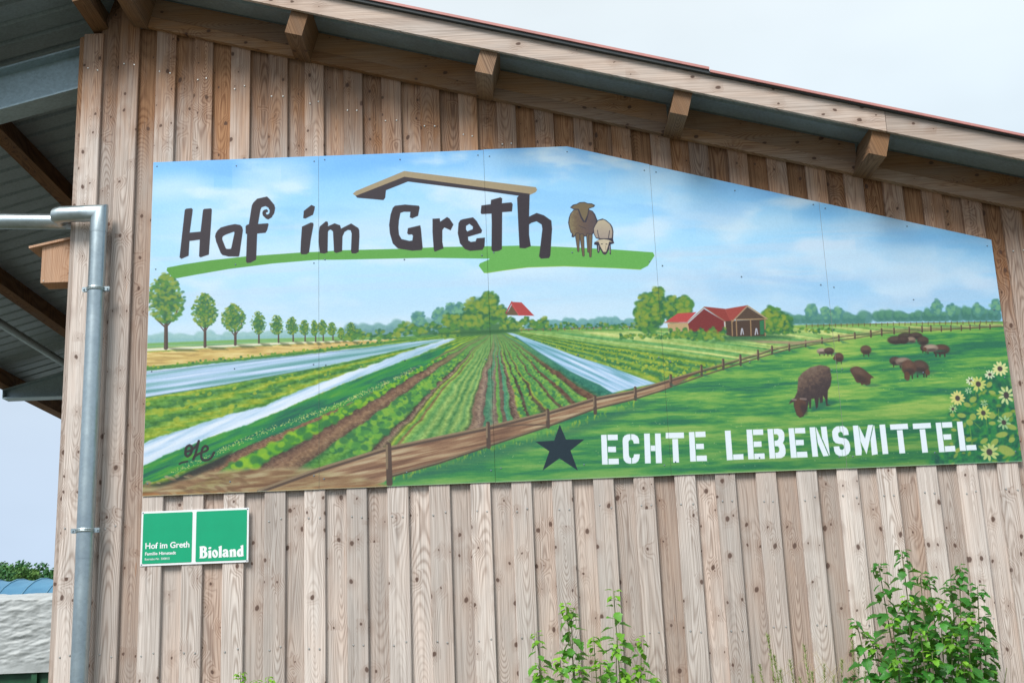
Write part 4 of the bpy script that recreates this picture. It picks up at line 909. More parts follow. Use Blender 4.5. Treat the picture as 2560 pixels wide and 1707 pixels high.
for x in purl:
    front = -.352 + rb.uniform(-.006, .004)
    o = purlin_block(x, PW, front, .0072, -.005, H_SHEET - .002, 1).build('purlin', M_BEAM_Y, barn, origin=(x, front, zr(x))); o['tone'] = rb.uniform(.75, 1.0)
for x in (-.3625, -1.36, -2.405, -3.465):
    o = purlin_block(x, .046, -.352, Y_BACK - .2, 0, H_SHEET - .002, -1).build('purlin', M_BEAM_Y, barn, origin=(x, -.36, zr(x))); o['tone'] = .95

# ---- profiled sheet (the underside one sees), red covering above, verge
def sheet(x0, x1, name):
    prof = []; y = -.375
    prof.append((y, 0.0)); y = -.255
    while y < Y_BACK - .1:
        prof += [(y, 0.0), (y + .010, .024), (y + .040, .024), (y + .050, 0.0)]; y += .207
    prof.append((Y_BACK, 0.0))
    m_ = MB(); n = len(prof)
    xs = [x0, x1]
    vs = [(x, py, zr(x, H_SHEET + ph)) for x in xs for py, ph in prof]
    m_.add(vs, [(k, k + 1, n + k + 1, n + k) for k in range(n - 1)])
    # a second skin 2 mm above closes the sheet
    m_.add([(x, py, zr(x, H_SHEET + .002 + ph)) for x in xs for py, ph in prof], [(n + k, n + k + 1, k + 1, k) for k in range(n - 1)])
    return m_.build(name, M_SHEET, barn, origin=((x0 + x1) / 2, 0, zr((x0 + x1) / 2)))
sheet(X_RIDGE, X_END, 'roof_sheet'); sheet(X_LEFT, X_RIDGE, 'roof_sheet')
XJ = float(un(1773, 168, 1, -.42)[0])
sloped(X_RIDGE, XJ, -.422, Y_BACK, .284, .3, None).build('roof_covering', M_RED, barn)
sloped(XJ + .004, X_END, -.418, Y_BACK, .271, .286, None).build('roof_covering', M_RED, barn)
sloped(X_LEFT, X_RIDGE - .004, -.42, Y_BACK, .271, .286, None).build('roof_covering', M_RED, barn)
sloped(X_RIDGE, XJ, -.412, -.33, .2635, .2835).build('verge_shade_strip', M_DARK, barn)  # added dark strip, painted shade in the gap below the covering's overhang
sloped(XJ, X_END, -.408, -.33, .2635, .2705).build('verge_shade_strip', M_DARK, barn)  # same painted shade under the lower covering
XF = float(un(2214, 305, 1, -.385)[0])
for a, b in ((X_RIDGE, XF), (XF + .003, X_END), (X_LEFT, X_RIDGE - .003)):
    c = ((a + b) / 2, -.385, zr((a + b) / 2, .2))
    o = sloped(a, b, -.385, -.3605, .141, .263).build('verge_board', M_BEAM_X, barn, origin=c); o['tone'] = .32
# ---- steel frames under the canopy
def steel_beam(y0, y1):
    """I-beam below the purlins, tapering to a blunt nose at its free end"""
    m_ = MB(); ym = (y0 + y1) / 2
    xs = [-3.49, -2.80, -.2]; top = [zr(x, -.003) for x in xs]; bot = [zr(xs[0], -.003) - .105, zr(xs[1], -.003) - .29, zr(xs[2], -.003) - .29]
    for i in range(2):
        xa, xb = xs[i], xs[i + 1]
        for (ha, hb, ya, yb) in (((top[i], top[i] - .013), (top[i + 1], top[i + 1] - .013), y0, y1), ((bot[i] + .013, bot[i]), (bot[i + 1] + .013, bot[i + 1]), y0, y1),
                                 ((top[i] - .013, bot[i] + .013), (top[i + 1] - .013, bot[i + 1] + .013), ym - .005, ym + .005)):
            m_.hexa([(xa, ya, ha[1]), (xb, ya, hb[1]), (xb, yb, hb[1]), (xa, yb, ha[1])], [(xa, ya, ha[0]), (xb, ya, hb[0]), (xb, yb, hb[0]), (xa, yb, ha[0])])
    m_.hexa([(xs[0] - .008, y0, bot[0]), (xs[0], y0, bot[0]), (xs[0], y1, bot[0]), (xs[0] - .008, y1, bot[0])], [(xs[0] - .008, y0, top[0]), (xs[0], y0, top[0]), (xs[0], y1, top[0]), (xs[0] - .008, y1, top[0])])
    return m_.build('steel_beam', M_STEEL, barn, origin=(-1.8, ym, 4.9))
steel_beam(.1, .28); steel_beam(6.4, 6.58)
mb = MB(); mb.tube([(-2.66, .3, zr(-2.66, -.07)), (-2.66, 12.2, zr(-2.66, -.07))], .04, 16); o = mb.build('brace_pipe', M_STEEL, barn); smooth_by_angle(o.data)

# ---- screws in the cover boards: three rows
def disc(m_, c, r, n=8, t=.003):
    x, y, z = c
    m_.add([(x + r * math.cos(2 * math.pi * k / n), y, z + r * math.sin(2 * math.pi * k / n)) for k in range(n)] + [(x + r * .6 * math.cos(2 * math.pi * k / n), y - t, z + r * .6 * math.sin(2 * math.pi * k / n)) for k in range(n)],
           [(k, (k + 1) % n, n + (k + 1) % n, n + k) for k in range(n)] + [tuple(range(n, 2 * n))])
z_a, z_b = float(un(978, 1288, 1, Y_OVER)[2]), float(un(775, 1617, 1, Y_OVER)[2])
mb = MB()
for xc, w in over_x:
    for zz in (z_a, z_b, zr(xc, -.265), .9, .35):
        for s in (-1, 1):
            disc(mb, (xc + s * w * .26 + rb.uniform(-.008, .008), Y_OVER - .002, zz + rb.uniform(-.012, .012)), .0058)
tag(mb.build('screws', M_SCREW, barn), kind='stuff')

# ------------------------------------------------------------------ the painted sign
PH_K = np.interp(np.arange(TH), [0, TH * .45, TH], [1.22, 1.18, 1.06])[:, None, None]                                            # painted tone in the photo -> pigment, brightened upwards to offset the eaves' shade
lin = srgb_to_lin(paint_sign()) / PH_K
lin = np.clip(lin, 0, .86)
img = bpy.data.images.new('painted_landscape', TW, TH, alpha=False, float_buffer=True)
buf = np.ones((TH, TW, 4), np.float32); buf[..., :3] = lin
img.colorspace_settings.name = 'Linear Rec.709'
img.pixels.foreach_set(buf.ravel()); img.update(); img.pack()
m_sign, nt, b = new_mat('sign_paint', 0.42, 0, 0.4)
ti = nt.nodes.new('ShaderNodeTexImage'); ti.image = img; ti.extension = 'EXTEND'
nt.links.new(ti.outputs[0], b.inputs['Base Color'])
_N = NT(nt); nt.links.new(_N.bump(_N.noise(_N.coord('Object'), 2.2, 2, .5), .15, .01), b.inputs['Normal'])
M_EDGE = plain('sign_edge', (.62, .66, .66), .4)
sign = thing('mural_sign', (0, 0, SIGN_Z0), 'large painted farm landscape sign of five joined panels fixed to the boards', 'sign')
def sign_top(x):
    xp, zp = un(1417, 367.2, 1, 0)[0], un(1417, 367.2, 1, 0)[2]
    z0 = SIGN_Z0 + SIGN_H
    if x <= xp: return z0 + (zp - z0) * x / xp
    xt, zt = 5.0, un(2475.7, 599.9, 1, 0)[2]
    return zp + (zt - zp) * (x - xp) / (xt - xp)
XP = float(un(1417, 367.2, 1, 0)[0])
for i in range(5):
    a, bb = i + (.0008 if i else 0), i + 1 - (.0008 if i < 4 else 0)
    xs = [a] + ([XP] if a < XP < bb else []) + [bb]
    zb = SIGN_Z0 + (0.0, .0012, 0, .001, 0)[i]
    ring = [(x, zb) for x in xs] + [(x, sign_top(x) + (.0, .0, .0025, 0, 0)[i]) for x in reversed(xs)]
    n = len(ring); yf = (0, .0006, 0, .0009, 0)[i]
    vs = [(x - i, yf, z - SIGN_Z0) for x, z in ring] + [(x - i, .004 + yf, z - SIGN_Z0) for x, z in ring]
    me = bpy.data.meshes.new('sign_panel'); me.from_pydata(vs, [], [tuple(range(n)), tuple(range(2 * n - 1, n - 1, -1))] + [(k, n + k, n + (k + 1) % n, (k + 1) % n) for k in range(n)])
    me.materials.append(m_sign); me.materials.append(M_EDGE)
    uv = me.uv_layers.new(name='UVMap')
    for p in me.polygons:
        p.material_index = 0 if p.index == 0 else 1
        for li in p.loop_indices:
            v = me.vertices[me.loops[li].vertex_index].co
            uv.data[li].uv = ((v.x + i) * TXM / TW, v.z * TXM / TH)
    put('sign_panel', me, sign, (i, 0, SIGN_Z0))
mb = MB(); rs = random.Random(3)
for i in range(5):
    for fx in (.032, .5, .968):
        x = i + fx; zt = sign_top(x) - SIGN_Z0
        for k, zz in enumerate((.07, .07 + (zt - .105) * .34, .07 + (zt - .105) * .67, zt - .035)):
            disc(mb, (x + rs.uniform(-.01, .01), -.0008, SIGN_Z0 + zz + rs.uniform(-.012, .012)), .0046, 8, .002)
tag(mb.build('screws', M_SCREW_DARK, sign), kind='stuff')

# ------------------------------------------------------------------ the small green sign
def flat_shape(name, loops, y, mat, parent, depth=.0012, org=None):
    """closed outlines in the wall plane -> thin plate (holes by even-odd)"""
    cu = bpy.data.curves.new(name, 'CURVE'); cu.dimensions = '2D'; cu.fill_mode = 'BOTH'; cu.extrude = depth / 2
    for lp in loops:
        sp = cu.splines.new('POLY'); sp.points.add(len(lp) - 1); sp.use_cyclic_u = True
        for q, (x, z) in zip(sp.points, lp): q.co = (x - org[0], z - org[1], 0, 1)
    return curve_to_mesh(cu, name, y, mat, parent, org, depth)
def curve_to_mesh(cu, name, y, mat, parent, org, depth):
    tmp = bpy.data.objects.new('tmp', cu); COL.objects.link(tmp)
    dg = bpy.context.evaluated_depsgraph_get(); dg.update()
    me = bpy.data.meshes.new_from_object(tmp.evaluated_get(dg)); bpy.data.objects.remove(tmp)
    me.transform(Matrix.Rotation(math.radians(90), 4, 'X')); me.name = name
    me.materials.clear(); me.materials.append(mat)
    return put(name, me, parent, (org[0], y, org[1]))
def wall(q, y=0.0): p = un(q[0], q[1], 1, y); return (float(p[0]), float(p[2]))
YS = .002
sx0, sz1 = wall((354.6, 1279), YS); sx1, sz0 = wall((621.2, 1403.7), YS); sx0 = (sx0 + wall((349.9, 1415.3), YS)[0]) / 2
sz0 = (wall((349.9, 1415.3), YS)[1] + wall((621.2, 1403.7), YS)[1]) / 2; sz1 = (wall((354.6, 1279), YS)[1] + wall((621.8, 1267.9), YS)[1]) / 2; sx1 = wall((621.5, 1335), YS)[0]
small = thing('farm_sign', (sx0, YS, sz0), 'small white-bordered green sign of two squares beneath the left end of the big painting', 'sign')
mb = MB(); mb.box((sx0, YS, sz0), (sx1, YS + .006, sz1)); mb.build('backing_plate', M_WHITE, small, origin=(sx0, YS, sz0))
def rrect(x0, x1, z0, z1, r=.006):
    out = []
    for cx, cz, a0 in ((x1 - r, z0 + r, -90), (x1 - r, z1 - r, 0), (x0 + r, z1 - r, 90), (x0 + r, z0 + r, 180)):
        out += [(cx + r * math.cos(math.radians(a0 + k * 22.5)), cz + r * math.sin(math.radians(a0 + k * 22.5))) for k in range(5)]
    return out
xm = (sx0 + sx1) / 2 - .004
for a, b_ in ((sx0 + .010, xm - .011), (xm + .011, sx1 - .010)):
    flat_shape('green_field', [rrect(a, b_, sz0 + .012, sz1 - .011)], YS - .0008, M_SIGNGREEN, small, .0012, (a, sz0))
def words(txt, q0, q1, cap, bold, name='lettering'):
    """a line of type from baseline pixel q0 to q1; cap = capital height in metres"""
    cu = bpy.data.curves.new(name, 'FONT'); cu.body = txt; cu.size = 1.0; cu.offset = bold; cu.extrude = 0
    a, b_ = wall(q0, YS), wall(q1, YS)
    o = curve_to_mesh(cu, name, YS - .0022, M_WHITE, small, a, 0)
    xs = [v.co.x for v in o.data.vertices]; zs = [v.co.z for v in o.data.vertices if v.co.x < min(xs) + .3]
    kx = (b_[0] - a[0]) / (max(xs) - min(xs)); kz = cap / max(zs)
    x_0 = min(xs)
    for v in o.data.vertices: v.co.x = (v.co.x - x_0) * kx; v.co.z *= kz; v.co.y = 0
    return o
words('Hof im Greth', (363.5, 1371.3), (473.8, 1366.5), .0325, .022); words('Familie Himstedt', (362.8, 1387.5), (440, 1384), .0166, .024); words('Betriebs-Nr. 300815', (362.2, 1400), (424, 1397.7), .0116, .006)
Lg = lambda q: [wall((480 + x / 14.7, 1340 + y / 14.7), YS) for x, y in q]
def oval(cx, cy, rx, ry, a=0, n=20):
    ca, sa = math.cos(math.radians(a)), math.sin(math.radians(a))
    return [(cx + rx * math.cos(t) * ca - ry * math.sin(t) * sa, cy + rx * math.cos(t) * sa + ry * math.sin(t) * ca) for t in [2 * math.pi * k / n for k in range(n)]]
_sp = lambda q: [tuple(p) for p in spline(q, 3)]
for loops in ([[(275, 375), (360, 360), (440, 355), (510, 382), (548, 435), (545, 495), (510, 545), (558, 590), (580, 655), (560, 735), (505, 788), (440, 805), (275, 806), (270, 790), (292, 770), (290, 410)], [(405, 430), (430, 435), (442, 470), (432, 520), (402, 526)], [(402, 588), (440, 600), (462, 650), (455, 705), (415, 742), (398, 745)]],
              [[(585, 548), (640, 515), (710, 510), (713, 760), (722, 795), (592, 800), (606, 765), (608, 590)]], [oval(660, 430, 58, 40, -20)],
              [oval(848, 638, 114, 152), oval(846, 638, 24, 84, -24)], [[(970, 385), (1050, 350), (1097, 344), (1095, 750), (1102, 774), (972, 780), (990, 750), (990, 420)]],
              [[(1130, 530), (1160, 485), (1230, 464), (1300, 482), (1335, 540), (1337, 690), (1362, 715), (1322, 765), (1290, 764), (1252, 750), (1190, 771), (1138, 752), (1112, 690), (1132, 630), (1200, 592), (1245, 560), (1240, 532), (1222, 534), (1212, 562), (1172, 585), (1140, 568)], [(1236, 630), (1247, 690), (1217, 706), (1205, 672)]],
              [[(1370, 520), (1440, 470), (1478, 478), (1492, 490), (1540, 460), (1600, 480), (1622, 560), (1625, 720), (1642, 750), (1508, 754), (1524, 720), (1522, 580), (1504, 532), (1486, 570), (1488, 720), (1500, 757), (1375, 762), (1392, 725), (1390, 560)]],
              [[(1775, 352), (1885, 310), (1892, 680), (1906, 715), (1810, 748), (1788, 737), (1730, 757), (1668, 715), (1645, 630), (1665, 530), (1720, 470), (1797, 442), (1800, 395)], [(1768, 520), (1790, 580), (1786, 672), (1765, 672), (1748, 600)]]):
    lp = [Lg(q) for q in loops]
    flat_shape('lettering', lp, YS - .0018, M_WHITE, small, .0008, lp[0][0])
for x, z in ((sx0 + .008, sz0 + .008), (sx1 - .008, sz0 + .008), (sx0 + .008, sz1 - .008), (sx1 - .008, sz1 - .008)):
    mb = MB(); disc(mb, (x, YS - .0005, z), .004, 10, .002); mb.build('screw', M_SCREW_DARK, small, origin=(x, YS, z))

# ------------------------------------------------------------------ rainwater pipe
def mitre(m_, pts, rad, n=24):
    pts = [Vector(p) for p in pts]; t = (pts[1] - pts[0]).normalized(); a = t.orthogonal().normalized(); b_ = t.cross(a)
    ring = [pts[0] + (a * math.cos(2 * math.pi * k / n) + b_ * math.sin(2 * math.pi * k / n)) * rad for k in range(n)]
    base = len(m_.v); m_.v += [tuple(p) for p in ring]
    for i in range(1, len(pts)):
        d = (pts[i] - pts[i - 1]).normalized()
        nrm = d if i == len(pts) - 1 else (d + (pts[i + 1] - pts[i]).normalized()).normalized()
        ring = [p + d * ((pts[i] - p).dot(nrm) / d.dot(nrm)) for p in ring]
        m_.v += [tuple(p) for p in ring]
        for k in range(n):
            k2 = (k + 1) % n; q = base + (i - 1) * n
            m_.f.append((q + k, q + k2, q + n + k2, q + n + k))
PX, PY, PR = -.286, -.080, .0485
zh = float(un(215, 534, 1, PY)[2])
pipe = thing('downpipe', (PX, PY, 0), 'galvanised rainwater downpipe clipped to the corner of the boarded wall', 'downpipe')
def pbuild(m_, name, parent=pipe, mat=M_PIPE, org=(PX, PY, 2.0)):
    o = m_.build(name, mat, parent, origin=org); smooth_by_angle(o.data, 35); return o
zj = float(un(218, 1396, 1, PY)[2])
mb = MB(); mitre(mb, [(PX, PY, 0), (PX, PY, zj + .03)], PR - .0015); pbuild(mb, 'lower_pipe')
mb = MB(); mitre(mb, [(PX, PY, zj), (PX, PY, zh - .105)], PR); pbuild(mb, 'upper_pipe')
xl = float(un(142, 532, 1, PY)[0])
mb = MB(); mitre(mb, [(PX, PY, zh - .125), (PX, PY, zh), (PX - .11, PY, zh)], PR + .0015); pbuild(mb, 'elbow', org=(PX, PY, zh))
yq = .20
mb = MB(); mitre(mb, [(PX - .095, PY, zh), (xl + .035, PY, zh), (xl + .010, PY + .010, zh), (xl, PY + .035, zh), (xl, PY + .075, zh - .002)], PR); pbuild(mb, 'elbow', org=(xl, PY, zh))
zq0 = float(un(150, 556, 1, yq)[2]); zq1 = float(un(0, 553.5, 1, yq)[2]); xq1 = float(un(0, 553.5, 1, yq)[0]); sl = (zq1 - zq0) / (xq1 - xl)
mb = MB(); mitre(mb, [(xl, PY + .065, zh - .002), (xl, yq, zq0), (xl - .06, yq, zq0 - .06 * sl)], PR - .0015); pbuild(mb, 'elbow', org=(xl, yq, zh))
mb = MB(); mitre(mb, [(xl - .045, yq, zq0 - .045 * sl), (-3.55, yq, zq0 + (-3.55 - xl) * sl)], PR); pbuild(mb, 'horizontal_pipe', org=(-2, yq, zq0))
for yy in (724, 1326):
    zc = float(un(225 if yy < 1000 else 208, yy, 1, PY)[2])
    mb = MB(); rr_ = PR + .003; n = 28
    for k in range(n):
        a0, a1 = 2 * math.pi * k / n, 2 * math.pi * (k + 1) / n
        q = []
        for aa in (a0, a1):
            for r_, z_ in ((PR, -.011), (rr_ + .001, -.011), (rr_ + .0035, -.004), (rr_ + .001, 0), (rr_ + .0035, .004), (rr_ + .001, .011), (PR, .011)):
                q.append((PX + r_ * math.cos(aa), PY + r_ * math.sin(aa), zc + z_))
        mb.add(q, [(j, j + 1, 7 + j + 1, 7 + j) for j in range(6)])
    for s in (-1, 1):
        mb.box((PX + s * (PR + .016) - .014, PY - .010, zc - .013), (PX + s * (PR + .016) + .014, PY - .006, zc + .013)); mb.box((PX + s * (PR + .016) - .014, PY + .006, zc - .013), (PX + s * (PR + .016) + .014, PY + .010, zc + .013))
        mb.tube([(PX + s * (PR + .02), PY - .020, zc), (PX + s * (PR + .02), PY + .016, zc)], .0055, 8)
    mb.tube([(PX, PY + PR, zc), (PX, Y_UNDER, zc)], .005, 8)
    mb.build('pipe_clamp', M_PIPE, pipe, origin=(PX, PY, zc))

# ------------------------------------------------------------------ nest box on the side wall
M_NEST = wood_material('nest_box_wood', 2, (.58, .40, .29), (.42, .24, .15), (.46, .25, .13), (.30, .14, .06), (.12, .05, .03), True, across=(0, 1))
yb0, yb1 = .06, .20
bl = un(101, 707, 1, yb0); br = un(165, 705, 1, yb0); tl = un(104, 617, 1, yb0); tr_ = un(169, 600, 1, yb0)
bx0, bx1, bz0 = float(bl[0]), -.4855, float(bl[2]); zt0, zt1 = float(tl[2]), float(tr_[2])
box = thing('nest_box', (bx1, (yb0 + yb1) / 2, bz0), 'wooden bird nest box with slanted lid on the barn corner behind the downpipe', 'nest box')
def nb(name, a, b_, org, tone=.4):
    m_ = MB(); m_.hexa(a, b_); o = m_.build(name, M_NEST, box, origin=org); o['tone'] = tone; return o
for y0 in (yb0, yb1 - .016):
    nb('side_panel', [(bx0, y0, bz0), (bx1, y0, bz0), (bx1, y0 + .016, bz0), (bx0, y0 + .016, bz0)], [(bx0, y0, zt0), (bx1, y0, zt1), (bx1, y0 + .016, zt1), (bx0, y0 + .016, zt0)], (bx1, y0, bz0), .35)
nb('front_panel', [(bx0 - .006, yb0 + .0165, bz0 + .004), (bx0 + .012, yb0 + .0165, bz0 + .004), (bx0 + .012, yb1 - .0165, bz0 + .004), (bx0 - .006, yb1 - .0165, bz0 + .004)], [(bx0 - .006, yb0 + .0165, zt0 - .03), (bx0 + .012, yb0 + .0165, zt0 - .03), (bx0 + .012, yb1 - .0165, zt0 - .03), (bx0 - .006, yb1 - .0165, zt0 - .03)], (bx0, yb0, bz0), .6)
nb('floor_panel', [(bx0 + .013, yb0 + .0165, bz0 - .001), (bx1, yb0 + .0165, bz0 - .001), (bx1, yb1 - .0165, bz0 - .001), (bx0 + .013, yb1 - .0165, bz0 - .001)], [(bx0 + .013, yb0 + .0165, bz0 + .015), (bx1, yb0 + .0165, bz0 + .015), (bx1, yb1 - .0165, bz0 + .015), (bx0 + .013, yb1 - .0165, bz0 + .015)], (bx0, yb0, bz0), .8)
lx = float(un(71.5, 625, 1, yb0 - .02)[0]); ls = (zt1 - zt0) / (bx1 - bx0); zl = zt0 + (lx - bx0) * ls
nb('roof', [(lx, yb0 - .02, zl + .001), (bx1, yb0 - .02, zt1 + .001), (bx1, yb1 + .02, zt1 + .001), (lx, yb1 + .02, zl + .001)], [(lx, yb0 - .02, zl + .015), (bx1, yb0 - .02, zt1 + .015), (bx1, yb1 + .02, zt1 + .015), (lx, yb1 + .02, zl + .015)], (lx, yb0, zl), .2)
mb = MB(); disc(mb, (bx0 + .018, yb0 - .0005, bz0 + .012), .005); mb.build('screw', M_SCREW, box, origin=(bx0 + .018, yb0, bz0 + .012))
# ------------------------------------------------------------------ shrubs before the wall
def leaf_material(name, old, young, back):
    m, nt, b = new_mat(name, 0.42, 0, 0.45); N = NT(nt)
    rnd = N.random(); t = N.attr('tone')
    c = N.mix(t, old + (1,), young + (1,))
    k = N.rng(rnd, 0, 1, .78, 1.22, smooth=False)
    co = N.coord('Object'); sx = N.separate(co)
    vein = N.math('SINE', N.math('MULTIPLY', N.math('ADD', N.math('ABSOLUTE', sx[0]), N.math('MULTIPLY', sx[1], -.9)), 42.0))
    k2 = N.math('MULTIPLY', k, N.rng(vein, .6, 1.0, 1.0, 1.16))
    mid = N.rng(N.math('ABSOLUTE', sx[0]), .0, .022, 1.0, 0.0)
    c = N.mix(1.0, c, N.combine(k2, k2, k2), 'MULTIPLY')
    c = N.mix(N.math('MULTIPLY', mid, .35), c, young + (1,))
    nt.links.new(c, b.inputs['Base Color'])
    tr = nt.nodes.new('ShaderNodeBsdfTranslucent'); nt.links.new(N.mix(.5, c, young + (1,)), tr.inputs['Color'])
    mx = nt.nodes.new('ShaderNodeMixShader'); mx.inputs[0].default_value = .32
    out = nt.nodes['Material Output']
    nt.links.new(b.outputs[0], mx.inputs[1]); nt.links.new(tr.outputs[0], mx.inputs[2]); nt.links.new(mx.outputs[0], out.inputs['Surface'])
    return m
M_LEAF = leaf_material('shrub_leaf', (0.045, 0.22, 0.035), (0.22, 0.47, 0.035), (0, 0, 0))
M_STEM = plain('shrub_stem', (0.13, 0.15, 0.06), .7, 0, .3, 30)

def leaf_mesh(seed):
    r = random.Random(seed)
    half = [(0, 0), (.10, .05), (.25, .17), (.22, .25), (.33, .36), (.40, .49), (.29, .52), (.31, .63), (.20, .68), (.19, .80), (.09, .86), (0, 1)]
    half = [(x * r.uniform(.86, 1.12), y + (r.uniform(-.02, .02) if 0 < y < 1 else 0)) for x, y in half]
    droop, fold, cup = r.uniform(.12, .34), r.uniform(.15, .5), r.uniform(-.15, .15)
    vs, fs = [], []
    def P3(x, y): return (x, y, fold * abs(x) - droop * y * y + cup * x * y + .03 * math.sin(9 * y + seed) * abs(x) * 4)
    mids = [P3(0, y) for _, y in half]; n = len(half)
    vs += mids + [P3(x, y) for x, y in half] + [P3(-x, y) for x, y in half]
    for i in range(n - 1):
        if i == 0: fs += [(0, n + 1, 1), (0, 1, 2 * n + 1)]
        elif i == n - 2: fs += [(i, n + i, n - 1), (i, n - 1, 2 * n + i)]
        else: fs += [(i, n + i, n + i + 1, i + 1), (i, i + 1, 2 * n + i + 1, 2 * n + i)]
    return mesh('leaf', vs, fs, M_LEAF, True)
LEAVES = [leaf_mesh(s) for s in range(6)]

def add_leaf(parent, pos, out, size, tone, r):
    """leaf blade that leaves the stem along 'out' (horizontal direction) and hangs a little"""
    pitch = r.uniform(-.75, .35)
    d = Vector((out[0] * math.cos(pitch), out[1] * math.cos(pitch), math.sin(pitch))).normalized()
    up = Vector((r.uniform(-.35, .35), r.uniform(-.5, .1), 1)); side = d.cross(up).normalized(); nz = side.cross(d)
    o = put('leaf', LEAVES[r.randrange(6)], parent)
    mw = Matrix(((side.x, d.x, nz.x), (side.y, d.y, nz.y), (side.z, d.z, nz.z))).to_4x4()
    pet = d * size * .22
    o.location = Vector(pos) + pet - Vector(parent.location)
    o.rotation_euler = mw.to_euler(); o.scale = (size * r.uniform(.85, 1.1), size, size)
    o['tone'] = max(0.0, min(1.0, tone))
    return o

def shrub(name, label, base, shoots, seed, zmin, group=None, spacing=.042, big=.085, cap=298, fresh=0.0):
    """shoots: list of (tip point, lean base offset, leafy from z)"""
    r = random.Random(seed)
    root = thing(name, base, label, 'shrub', group)
    places = []
    for tip, off, zlo in shoots:
        tip = Vector(tip); b0 = Vector(base) + Vector(off)
        mid = b0.lerp(tip, .5) + Vector((r.uniform(-.04, .04), r.uniform(-.03, .03), 0))
        pts = [b0.lerp(mid, t * 2) if t < .5 else mid.lerp(tip, t * 2 - 1) for t in [k / 10 for k in range(11)]]
        pts = [Vector(p) for p in spline([tuple(b0), tuple(mid), tuple(tip)], 8, closed=False)]
        m_ = MB(); m_.tube(pts, [.0075 - .0055 * k / (len(pts) - 1) for k in range(len(pts))], 6)
        st = m_.build('stem', M_STEM, root, True, tuple(b0))
        L = sum((pts[k + 1] - pts[k]).length for k in range(len(pts) - 1))
        s = L; ang = r.uniform(0, 6.28)
        while s > 0:
            acc = 0
            for k in range(len(pts) - 1):
                l = (pts[k + 1] - pts[k]).length
                if acc + l >= s: p = pts[k].lerp(pts[k + 1], (s - acc) / l); break
                acc += l
            if p.z < max(zmin, zlo): break
            d = L - s
            size = big * min(1.0, .42 + d * 2.6) * r.uniform(.75, 1.15)
            tone = fresh * r.uniform(.6, 1.2) + max(.0, 1.0 - d * 9.0) * r.uniform(.6, 1.0) + (.25 if r.random() < .06 else 0)
            for _ in range(2 if d < .06 else 1):
                ang += 2.4 + r.uniform(-.5, .5)
                out = (math.cos(ang), math.sin(ang) * .9 - .15)
                places.append((p.copy(), out, size, tone))
            s -= spacing * (0.55 if d < .05 else 1.0) * r.uniform(.75, 1.25)
    places.sort(key=lambda q: q[0].y - q[2] * 1.5)            # the nearest and largest leaves one by one, the rest as one mass
    rest = MB()
    for k, (p, out, size, tone) in enumerate(places):
        o = add_leaf(root, p, out, size, tone, r)
        if k >= cap:
            mw = Matrix.Translation(Vector(root.location) + Vector(o.location)) @ o.rotation_euler.to_matrix().to_4x4() @ Matrix.Diagonal((*o.scale, 1))
            rest.add([tuple(mw @ v.co) for v in o.data.vertices], [tuple(f.vertices) for f in o.data.polygons]); bpy.data.objects.remove(o)
    if rest.v:
        f = tag(rest.build('foliage', M_LEAF, root, True, tuple(root.location)), kind='stuff'); f['tone'] = fresh
    return root
def at(x, y, plane): p = un(x, y, 1, plane); return (float(p[0]), float(p[1]), float(p[2]))
# right-hand shrub
rr = random.Random(8)
tips = [((2196, 1408), -.30), ((2254, 1374), -.36), ((2300, 1436), -.46), ((2322, 1441), -.30), ((2399, 1413), -.34), ((2444, 1464), -.40), ((2140, 1550), -.50), ((2460, 1538), -.32), ((2376, 1456), -.24), ((2268, 1490), -.52), ((2350, 1500), -.56), ((2420, 1540), -.56), ((2230, 1545), -.58), ((2300, 1570), -.62), ((2380, 1590), -.62), ((2180, 1600), -.50), ((2455, 1610), -.48), ((2330, 1630), -.66), ((2240, 1640), -.62), ((2410, 1650), -.62)]
bx = float(un(2330, 1700, 1, -.42)[0])
sh = []
for (q, yy) in tips:
    p = at(q[0], q[1], yy); sh.append((p, ((p[0] - bx) * .35 + rr.uniform(-.05, .05), (yy + .42) * .5, 0), 1.22))
p = at(2517, 1668, -.40); sh.append((p, (.1, 0, .35), 1.45))
p = at(2120, 1690, -.40); sh.append((p, (-.1, 0, .3), 1.35))
shrub('leafy_shrub', 'tall dense dark green shrub against the boards below the painted flowers', (bx, -.42, 0), sh, 5, 1.3, 'shrubs growing before the wall', .019, .098, 298, .03)
# shrub in the middle with separate shoots
tips = [((1340, 1580), -.34), ((1414, 1507), -.30), ((1428, 1525), -.26), ((1534, 1476), -.28), ((1484, 1590), -.40), ((1603, 1590), -.32), ((1445, 1660), -.36), ((1540, 1600), -.44), ((1400, 1640), -.46), ((1500, 1650), -.50), ((1600, 1660), -.42), ((1345, 1660), -.40), ((1560, 1680), -.46), ((1640, 1692), -.34)]
bx = float(un(1480, 1700, 1, -.36)[0]); sh = []
for (q, yy) in tips:
    p = at(q[0], q[1], yy); sh.append((p, ((p[0] - bx) * .45 + rr.uniform(-.03, .03), (yy + .36) * .5, 0), 1.25))
shrub('leafy_shrub', 'smaller bright green shrub with a few separate upright shoots under the black star', (bx, -.36, 0), sh, 9, 1.3, 'shrubs growing before the wall', .021, .088, 298, .28)
# sprig at the left
bx = float(un(620, 1700, 1, -.25)[0]); sh = []
for q in ((602, 1678), (640, 1700), (672, 1690)):
    p = at(q[0], q[1], -.25); sh.append((p, ((p[0] - bx) * .4, 0, 0), 1.25))
shrub('leafy_shrub', 'light green tips of a low shrub just right of the small green sign, lower down', (bx, -.25, 0), sh, 14, 1.3, 'shrubs growing before the wall', .018, .075, 60, .4)

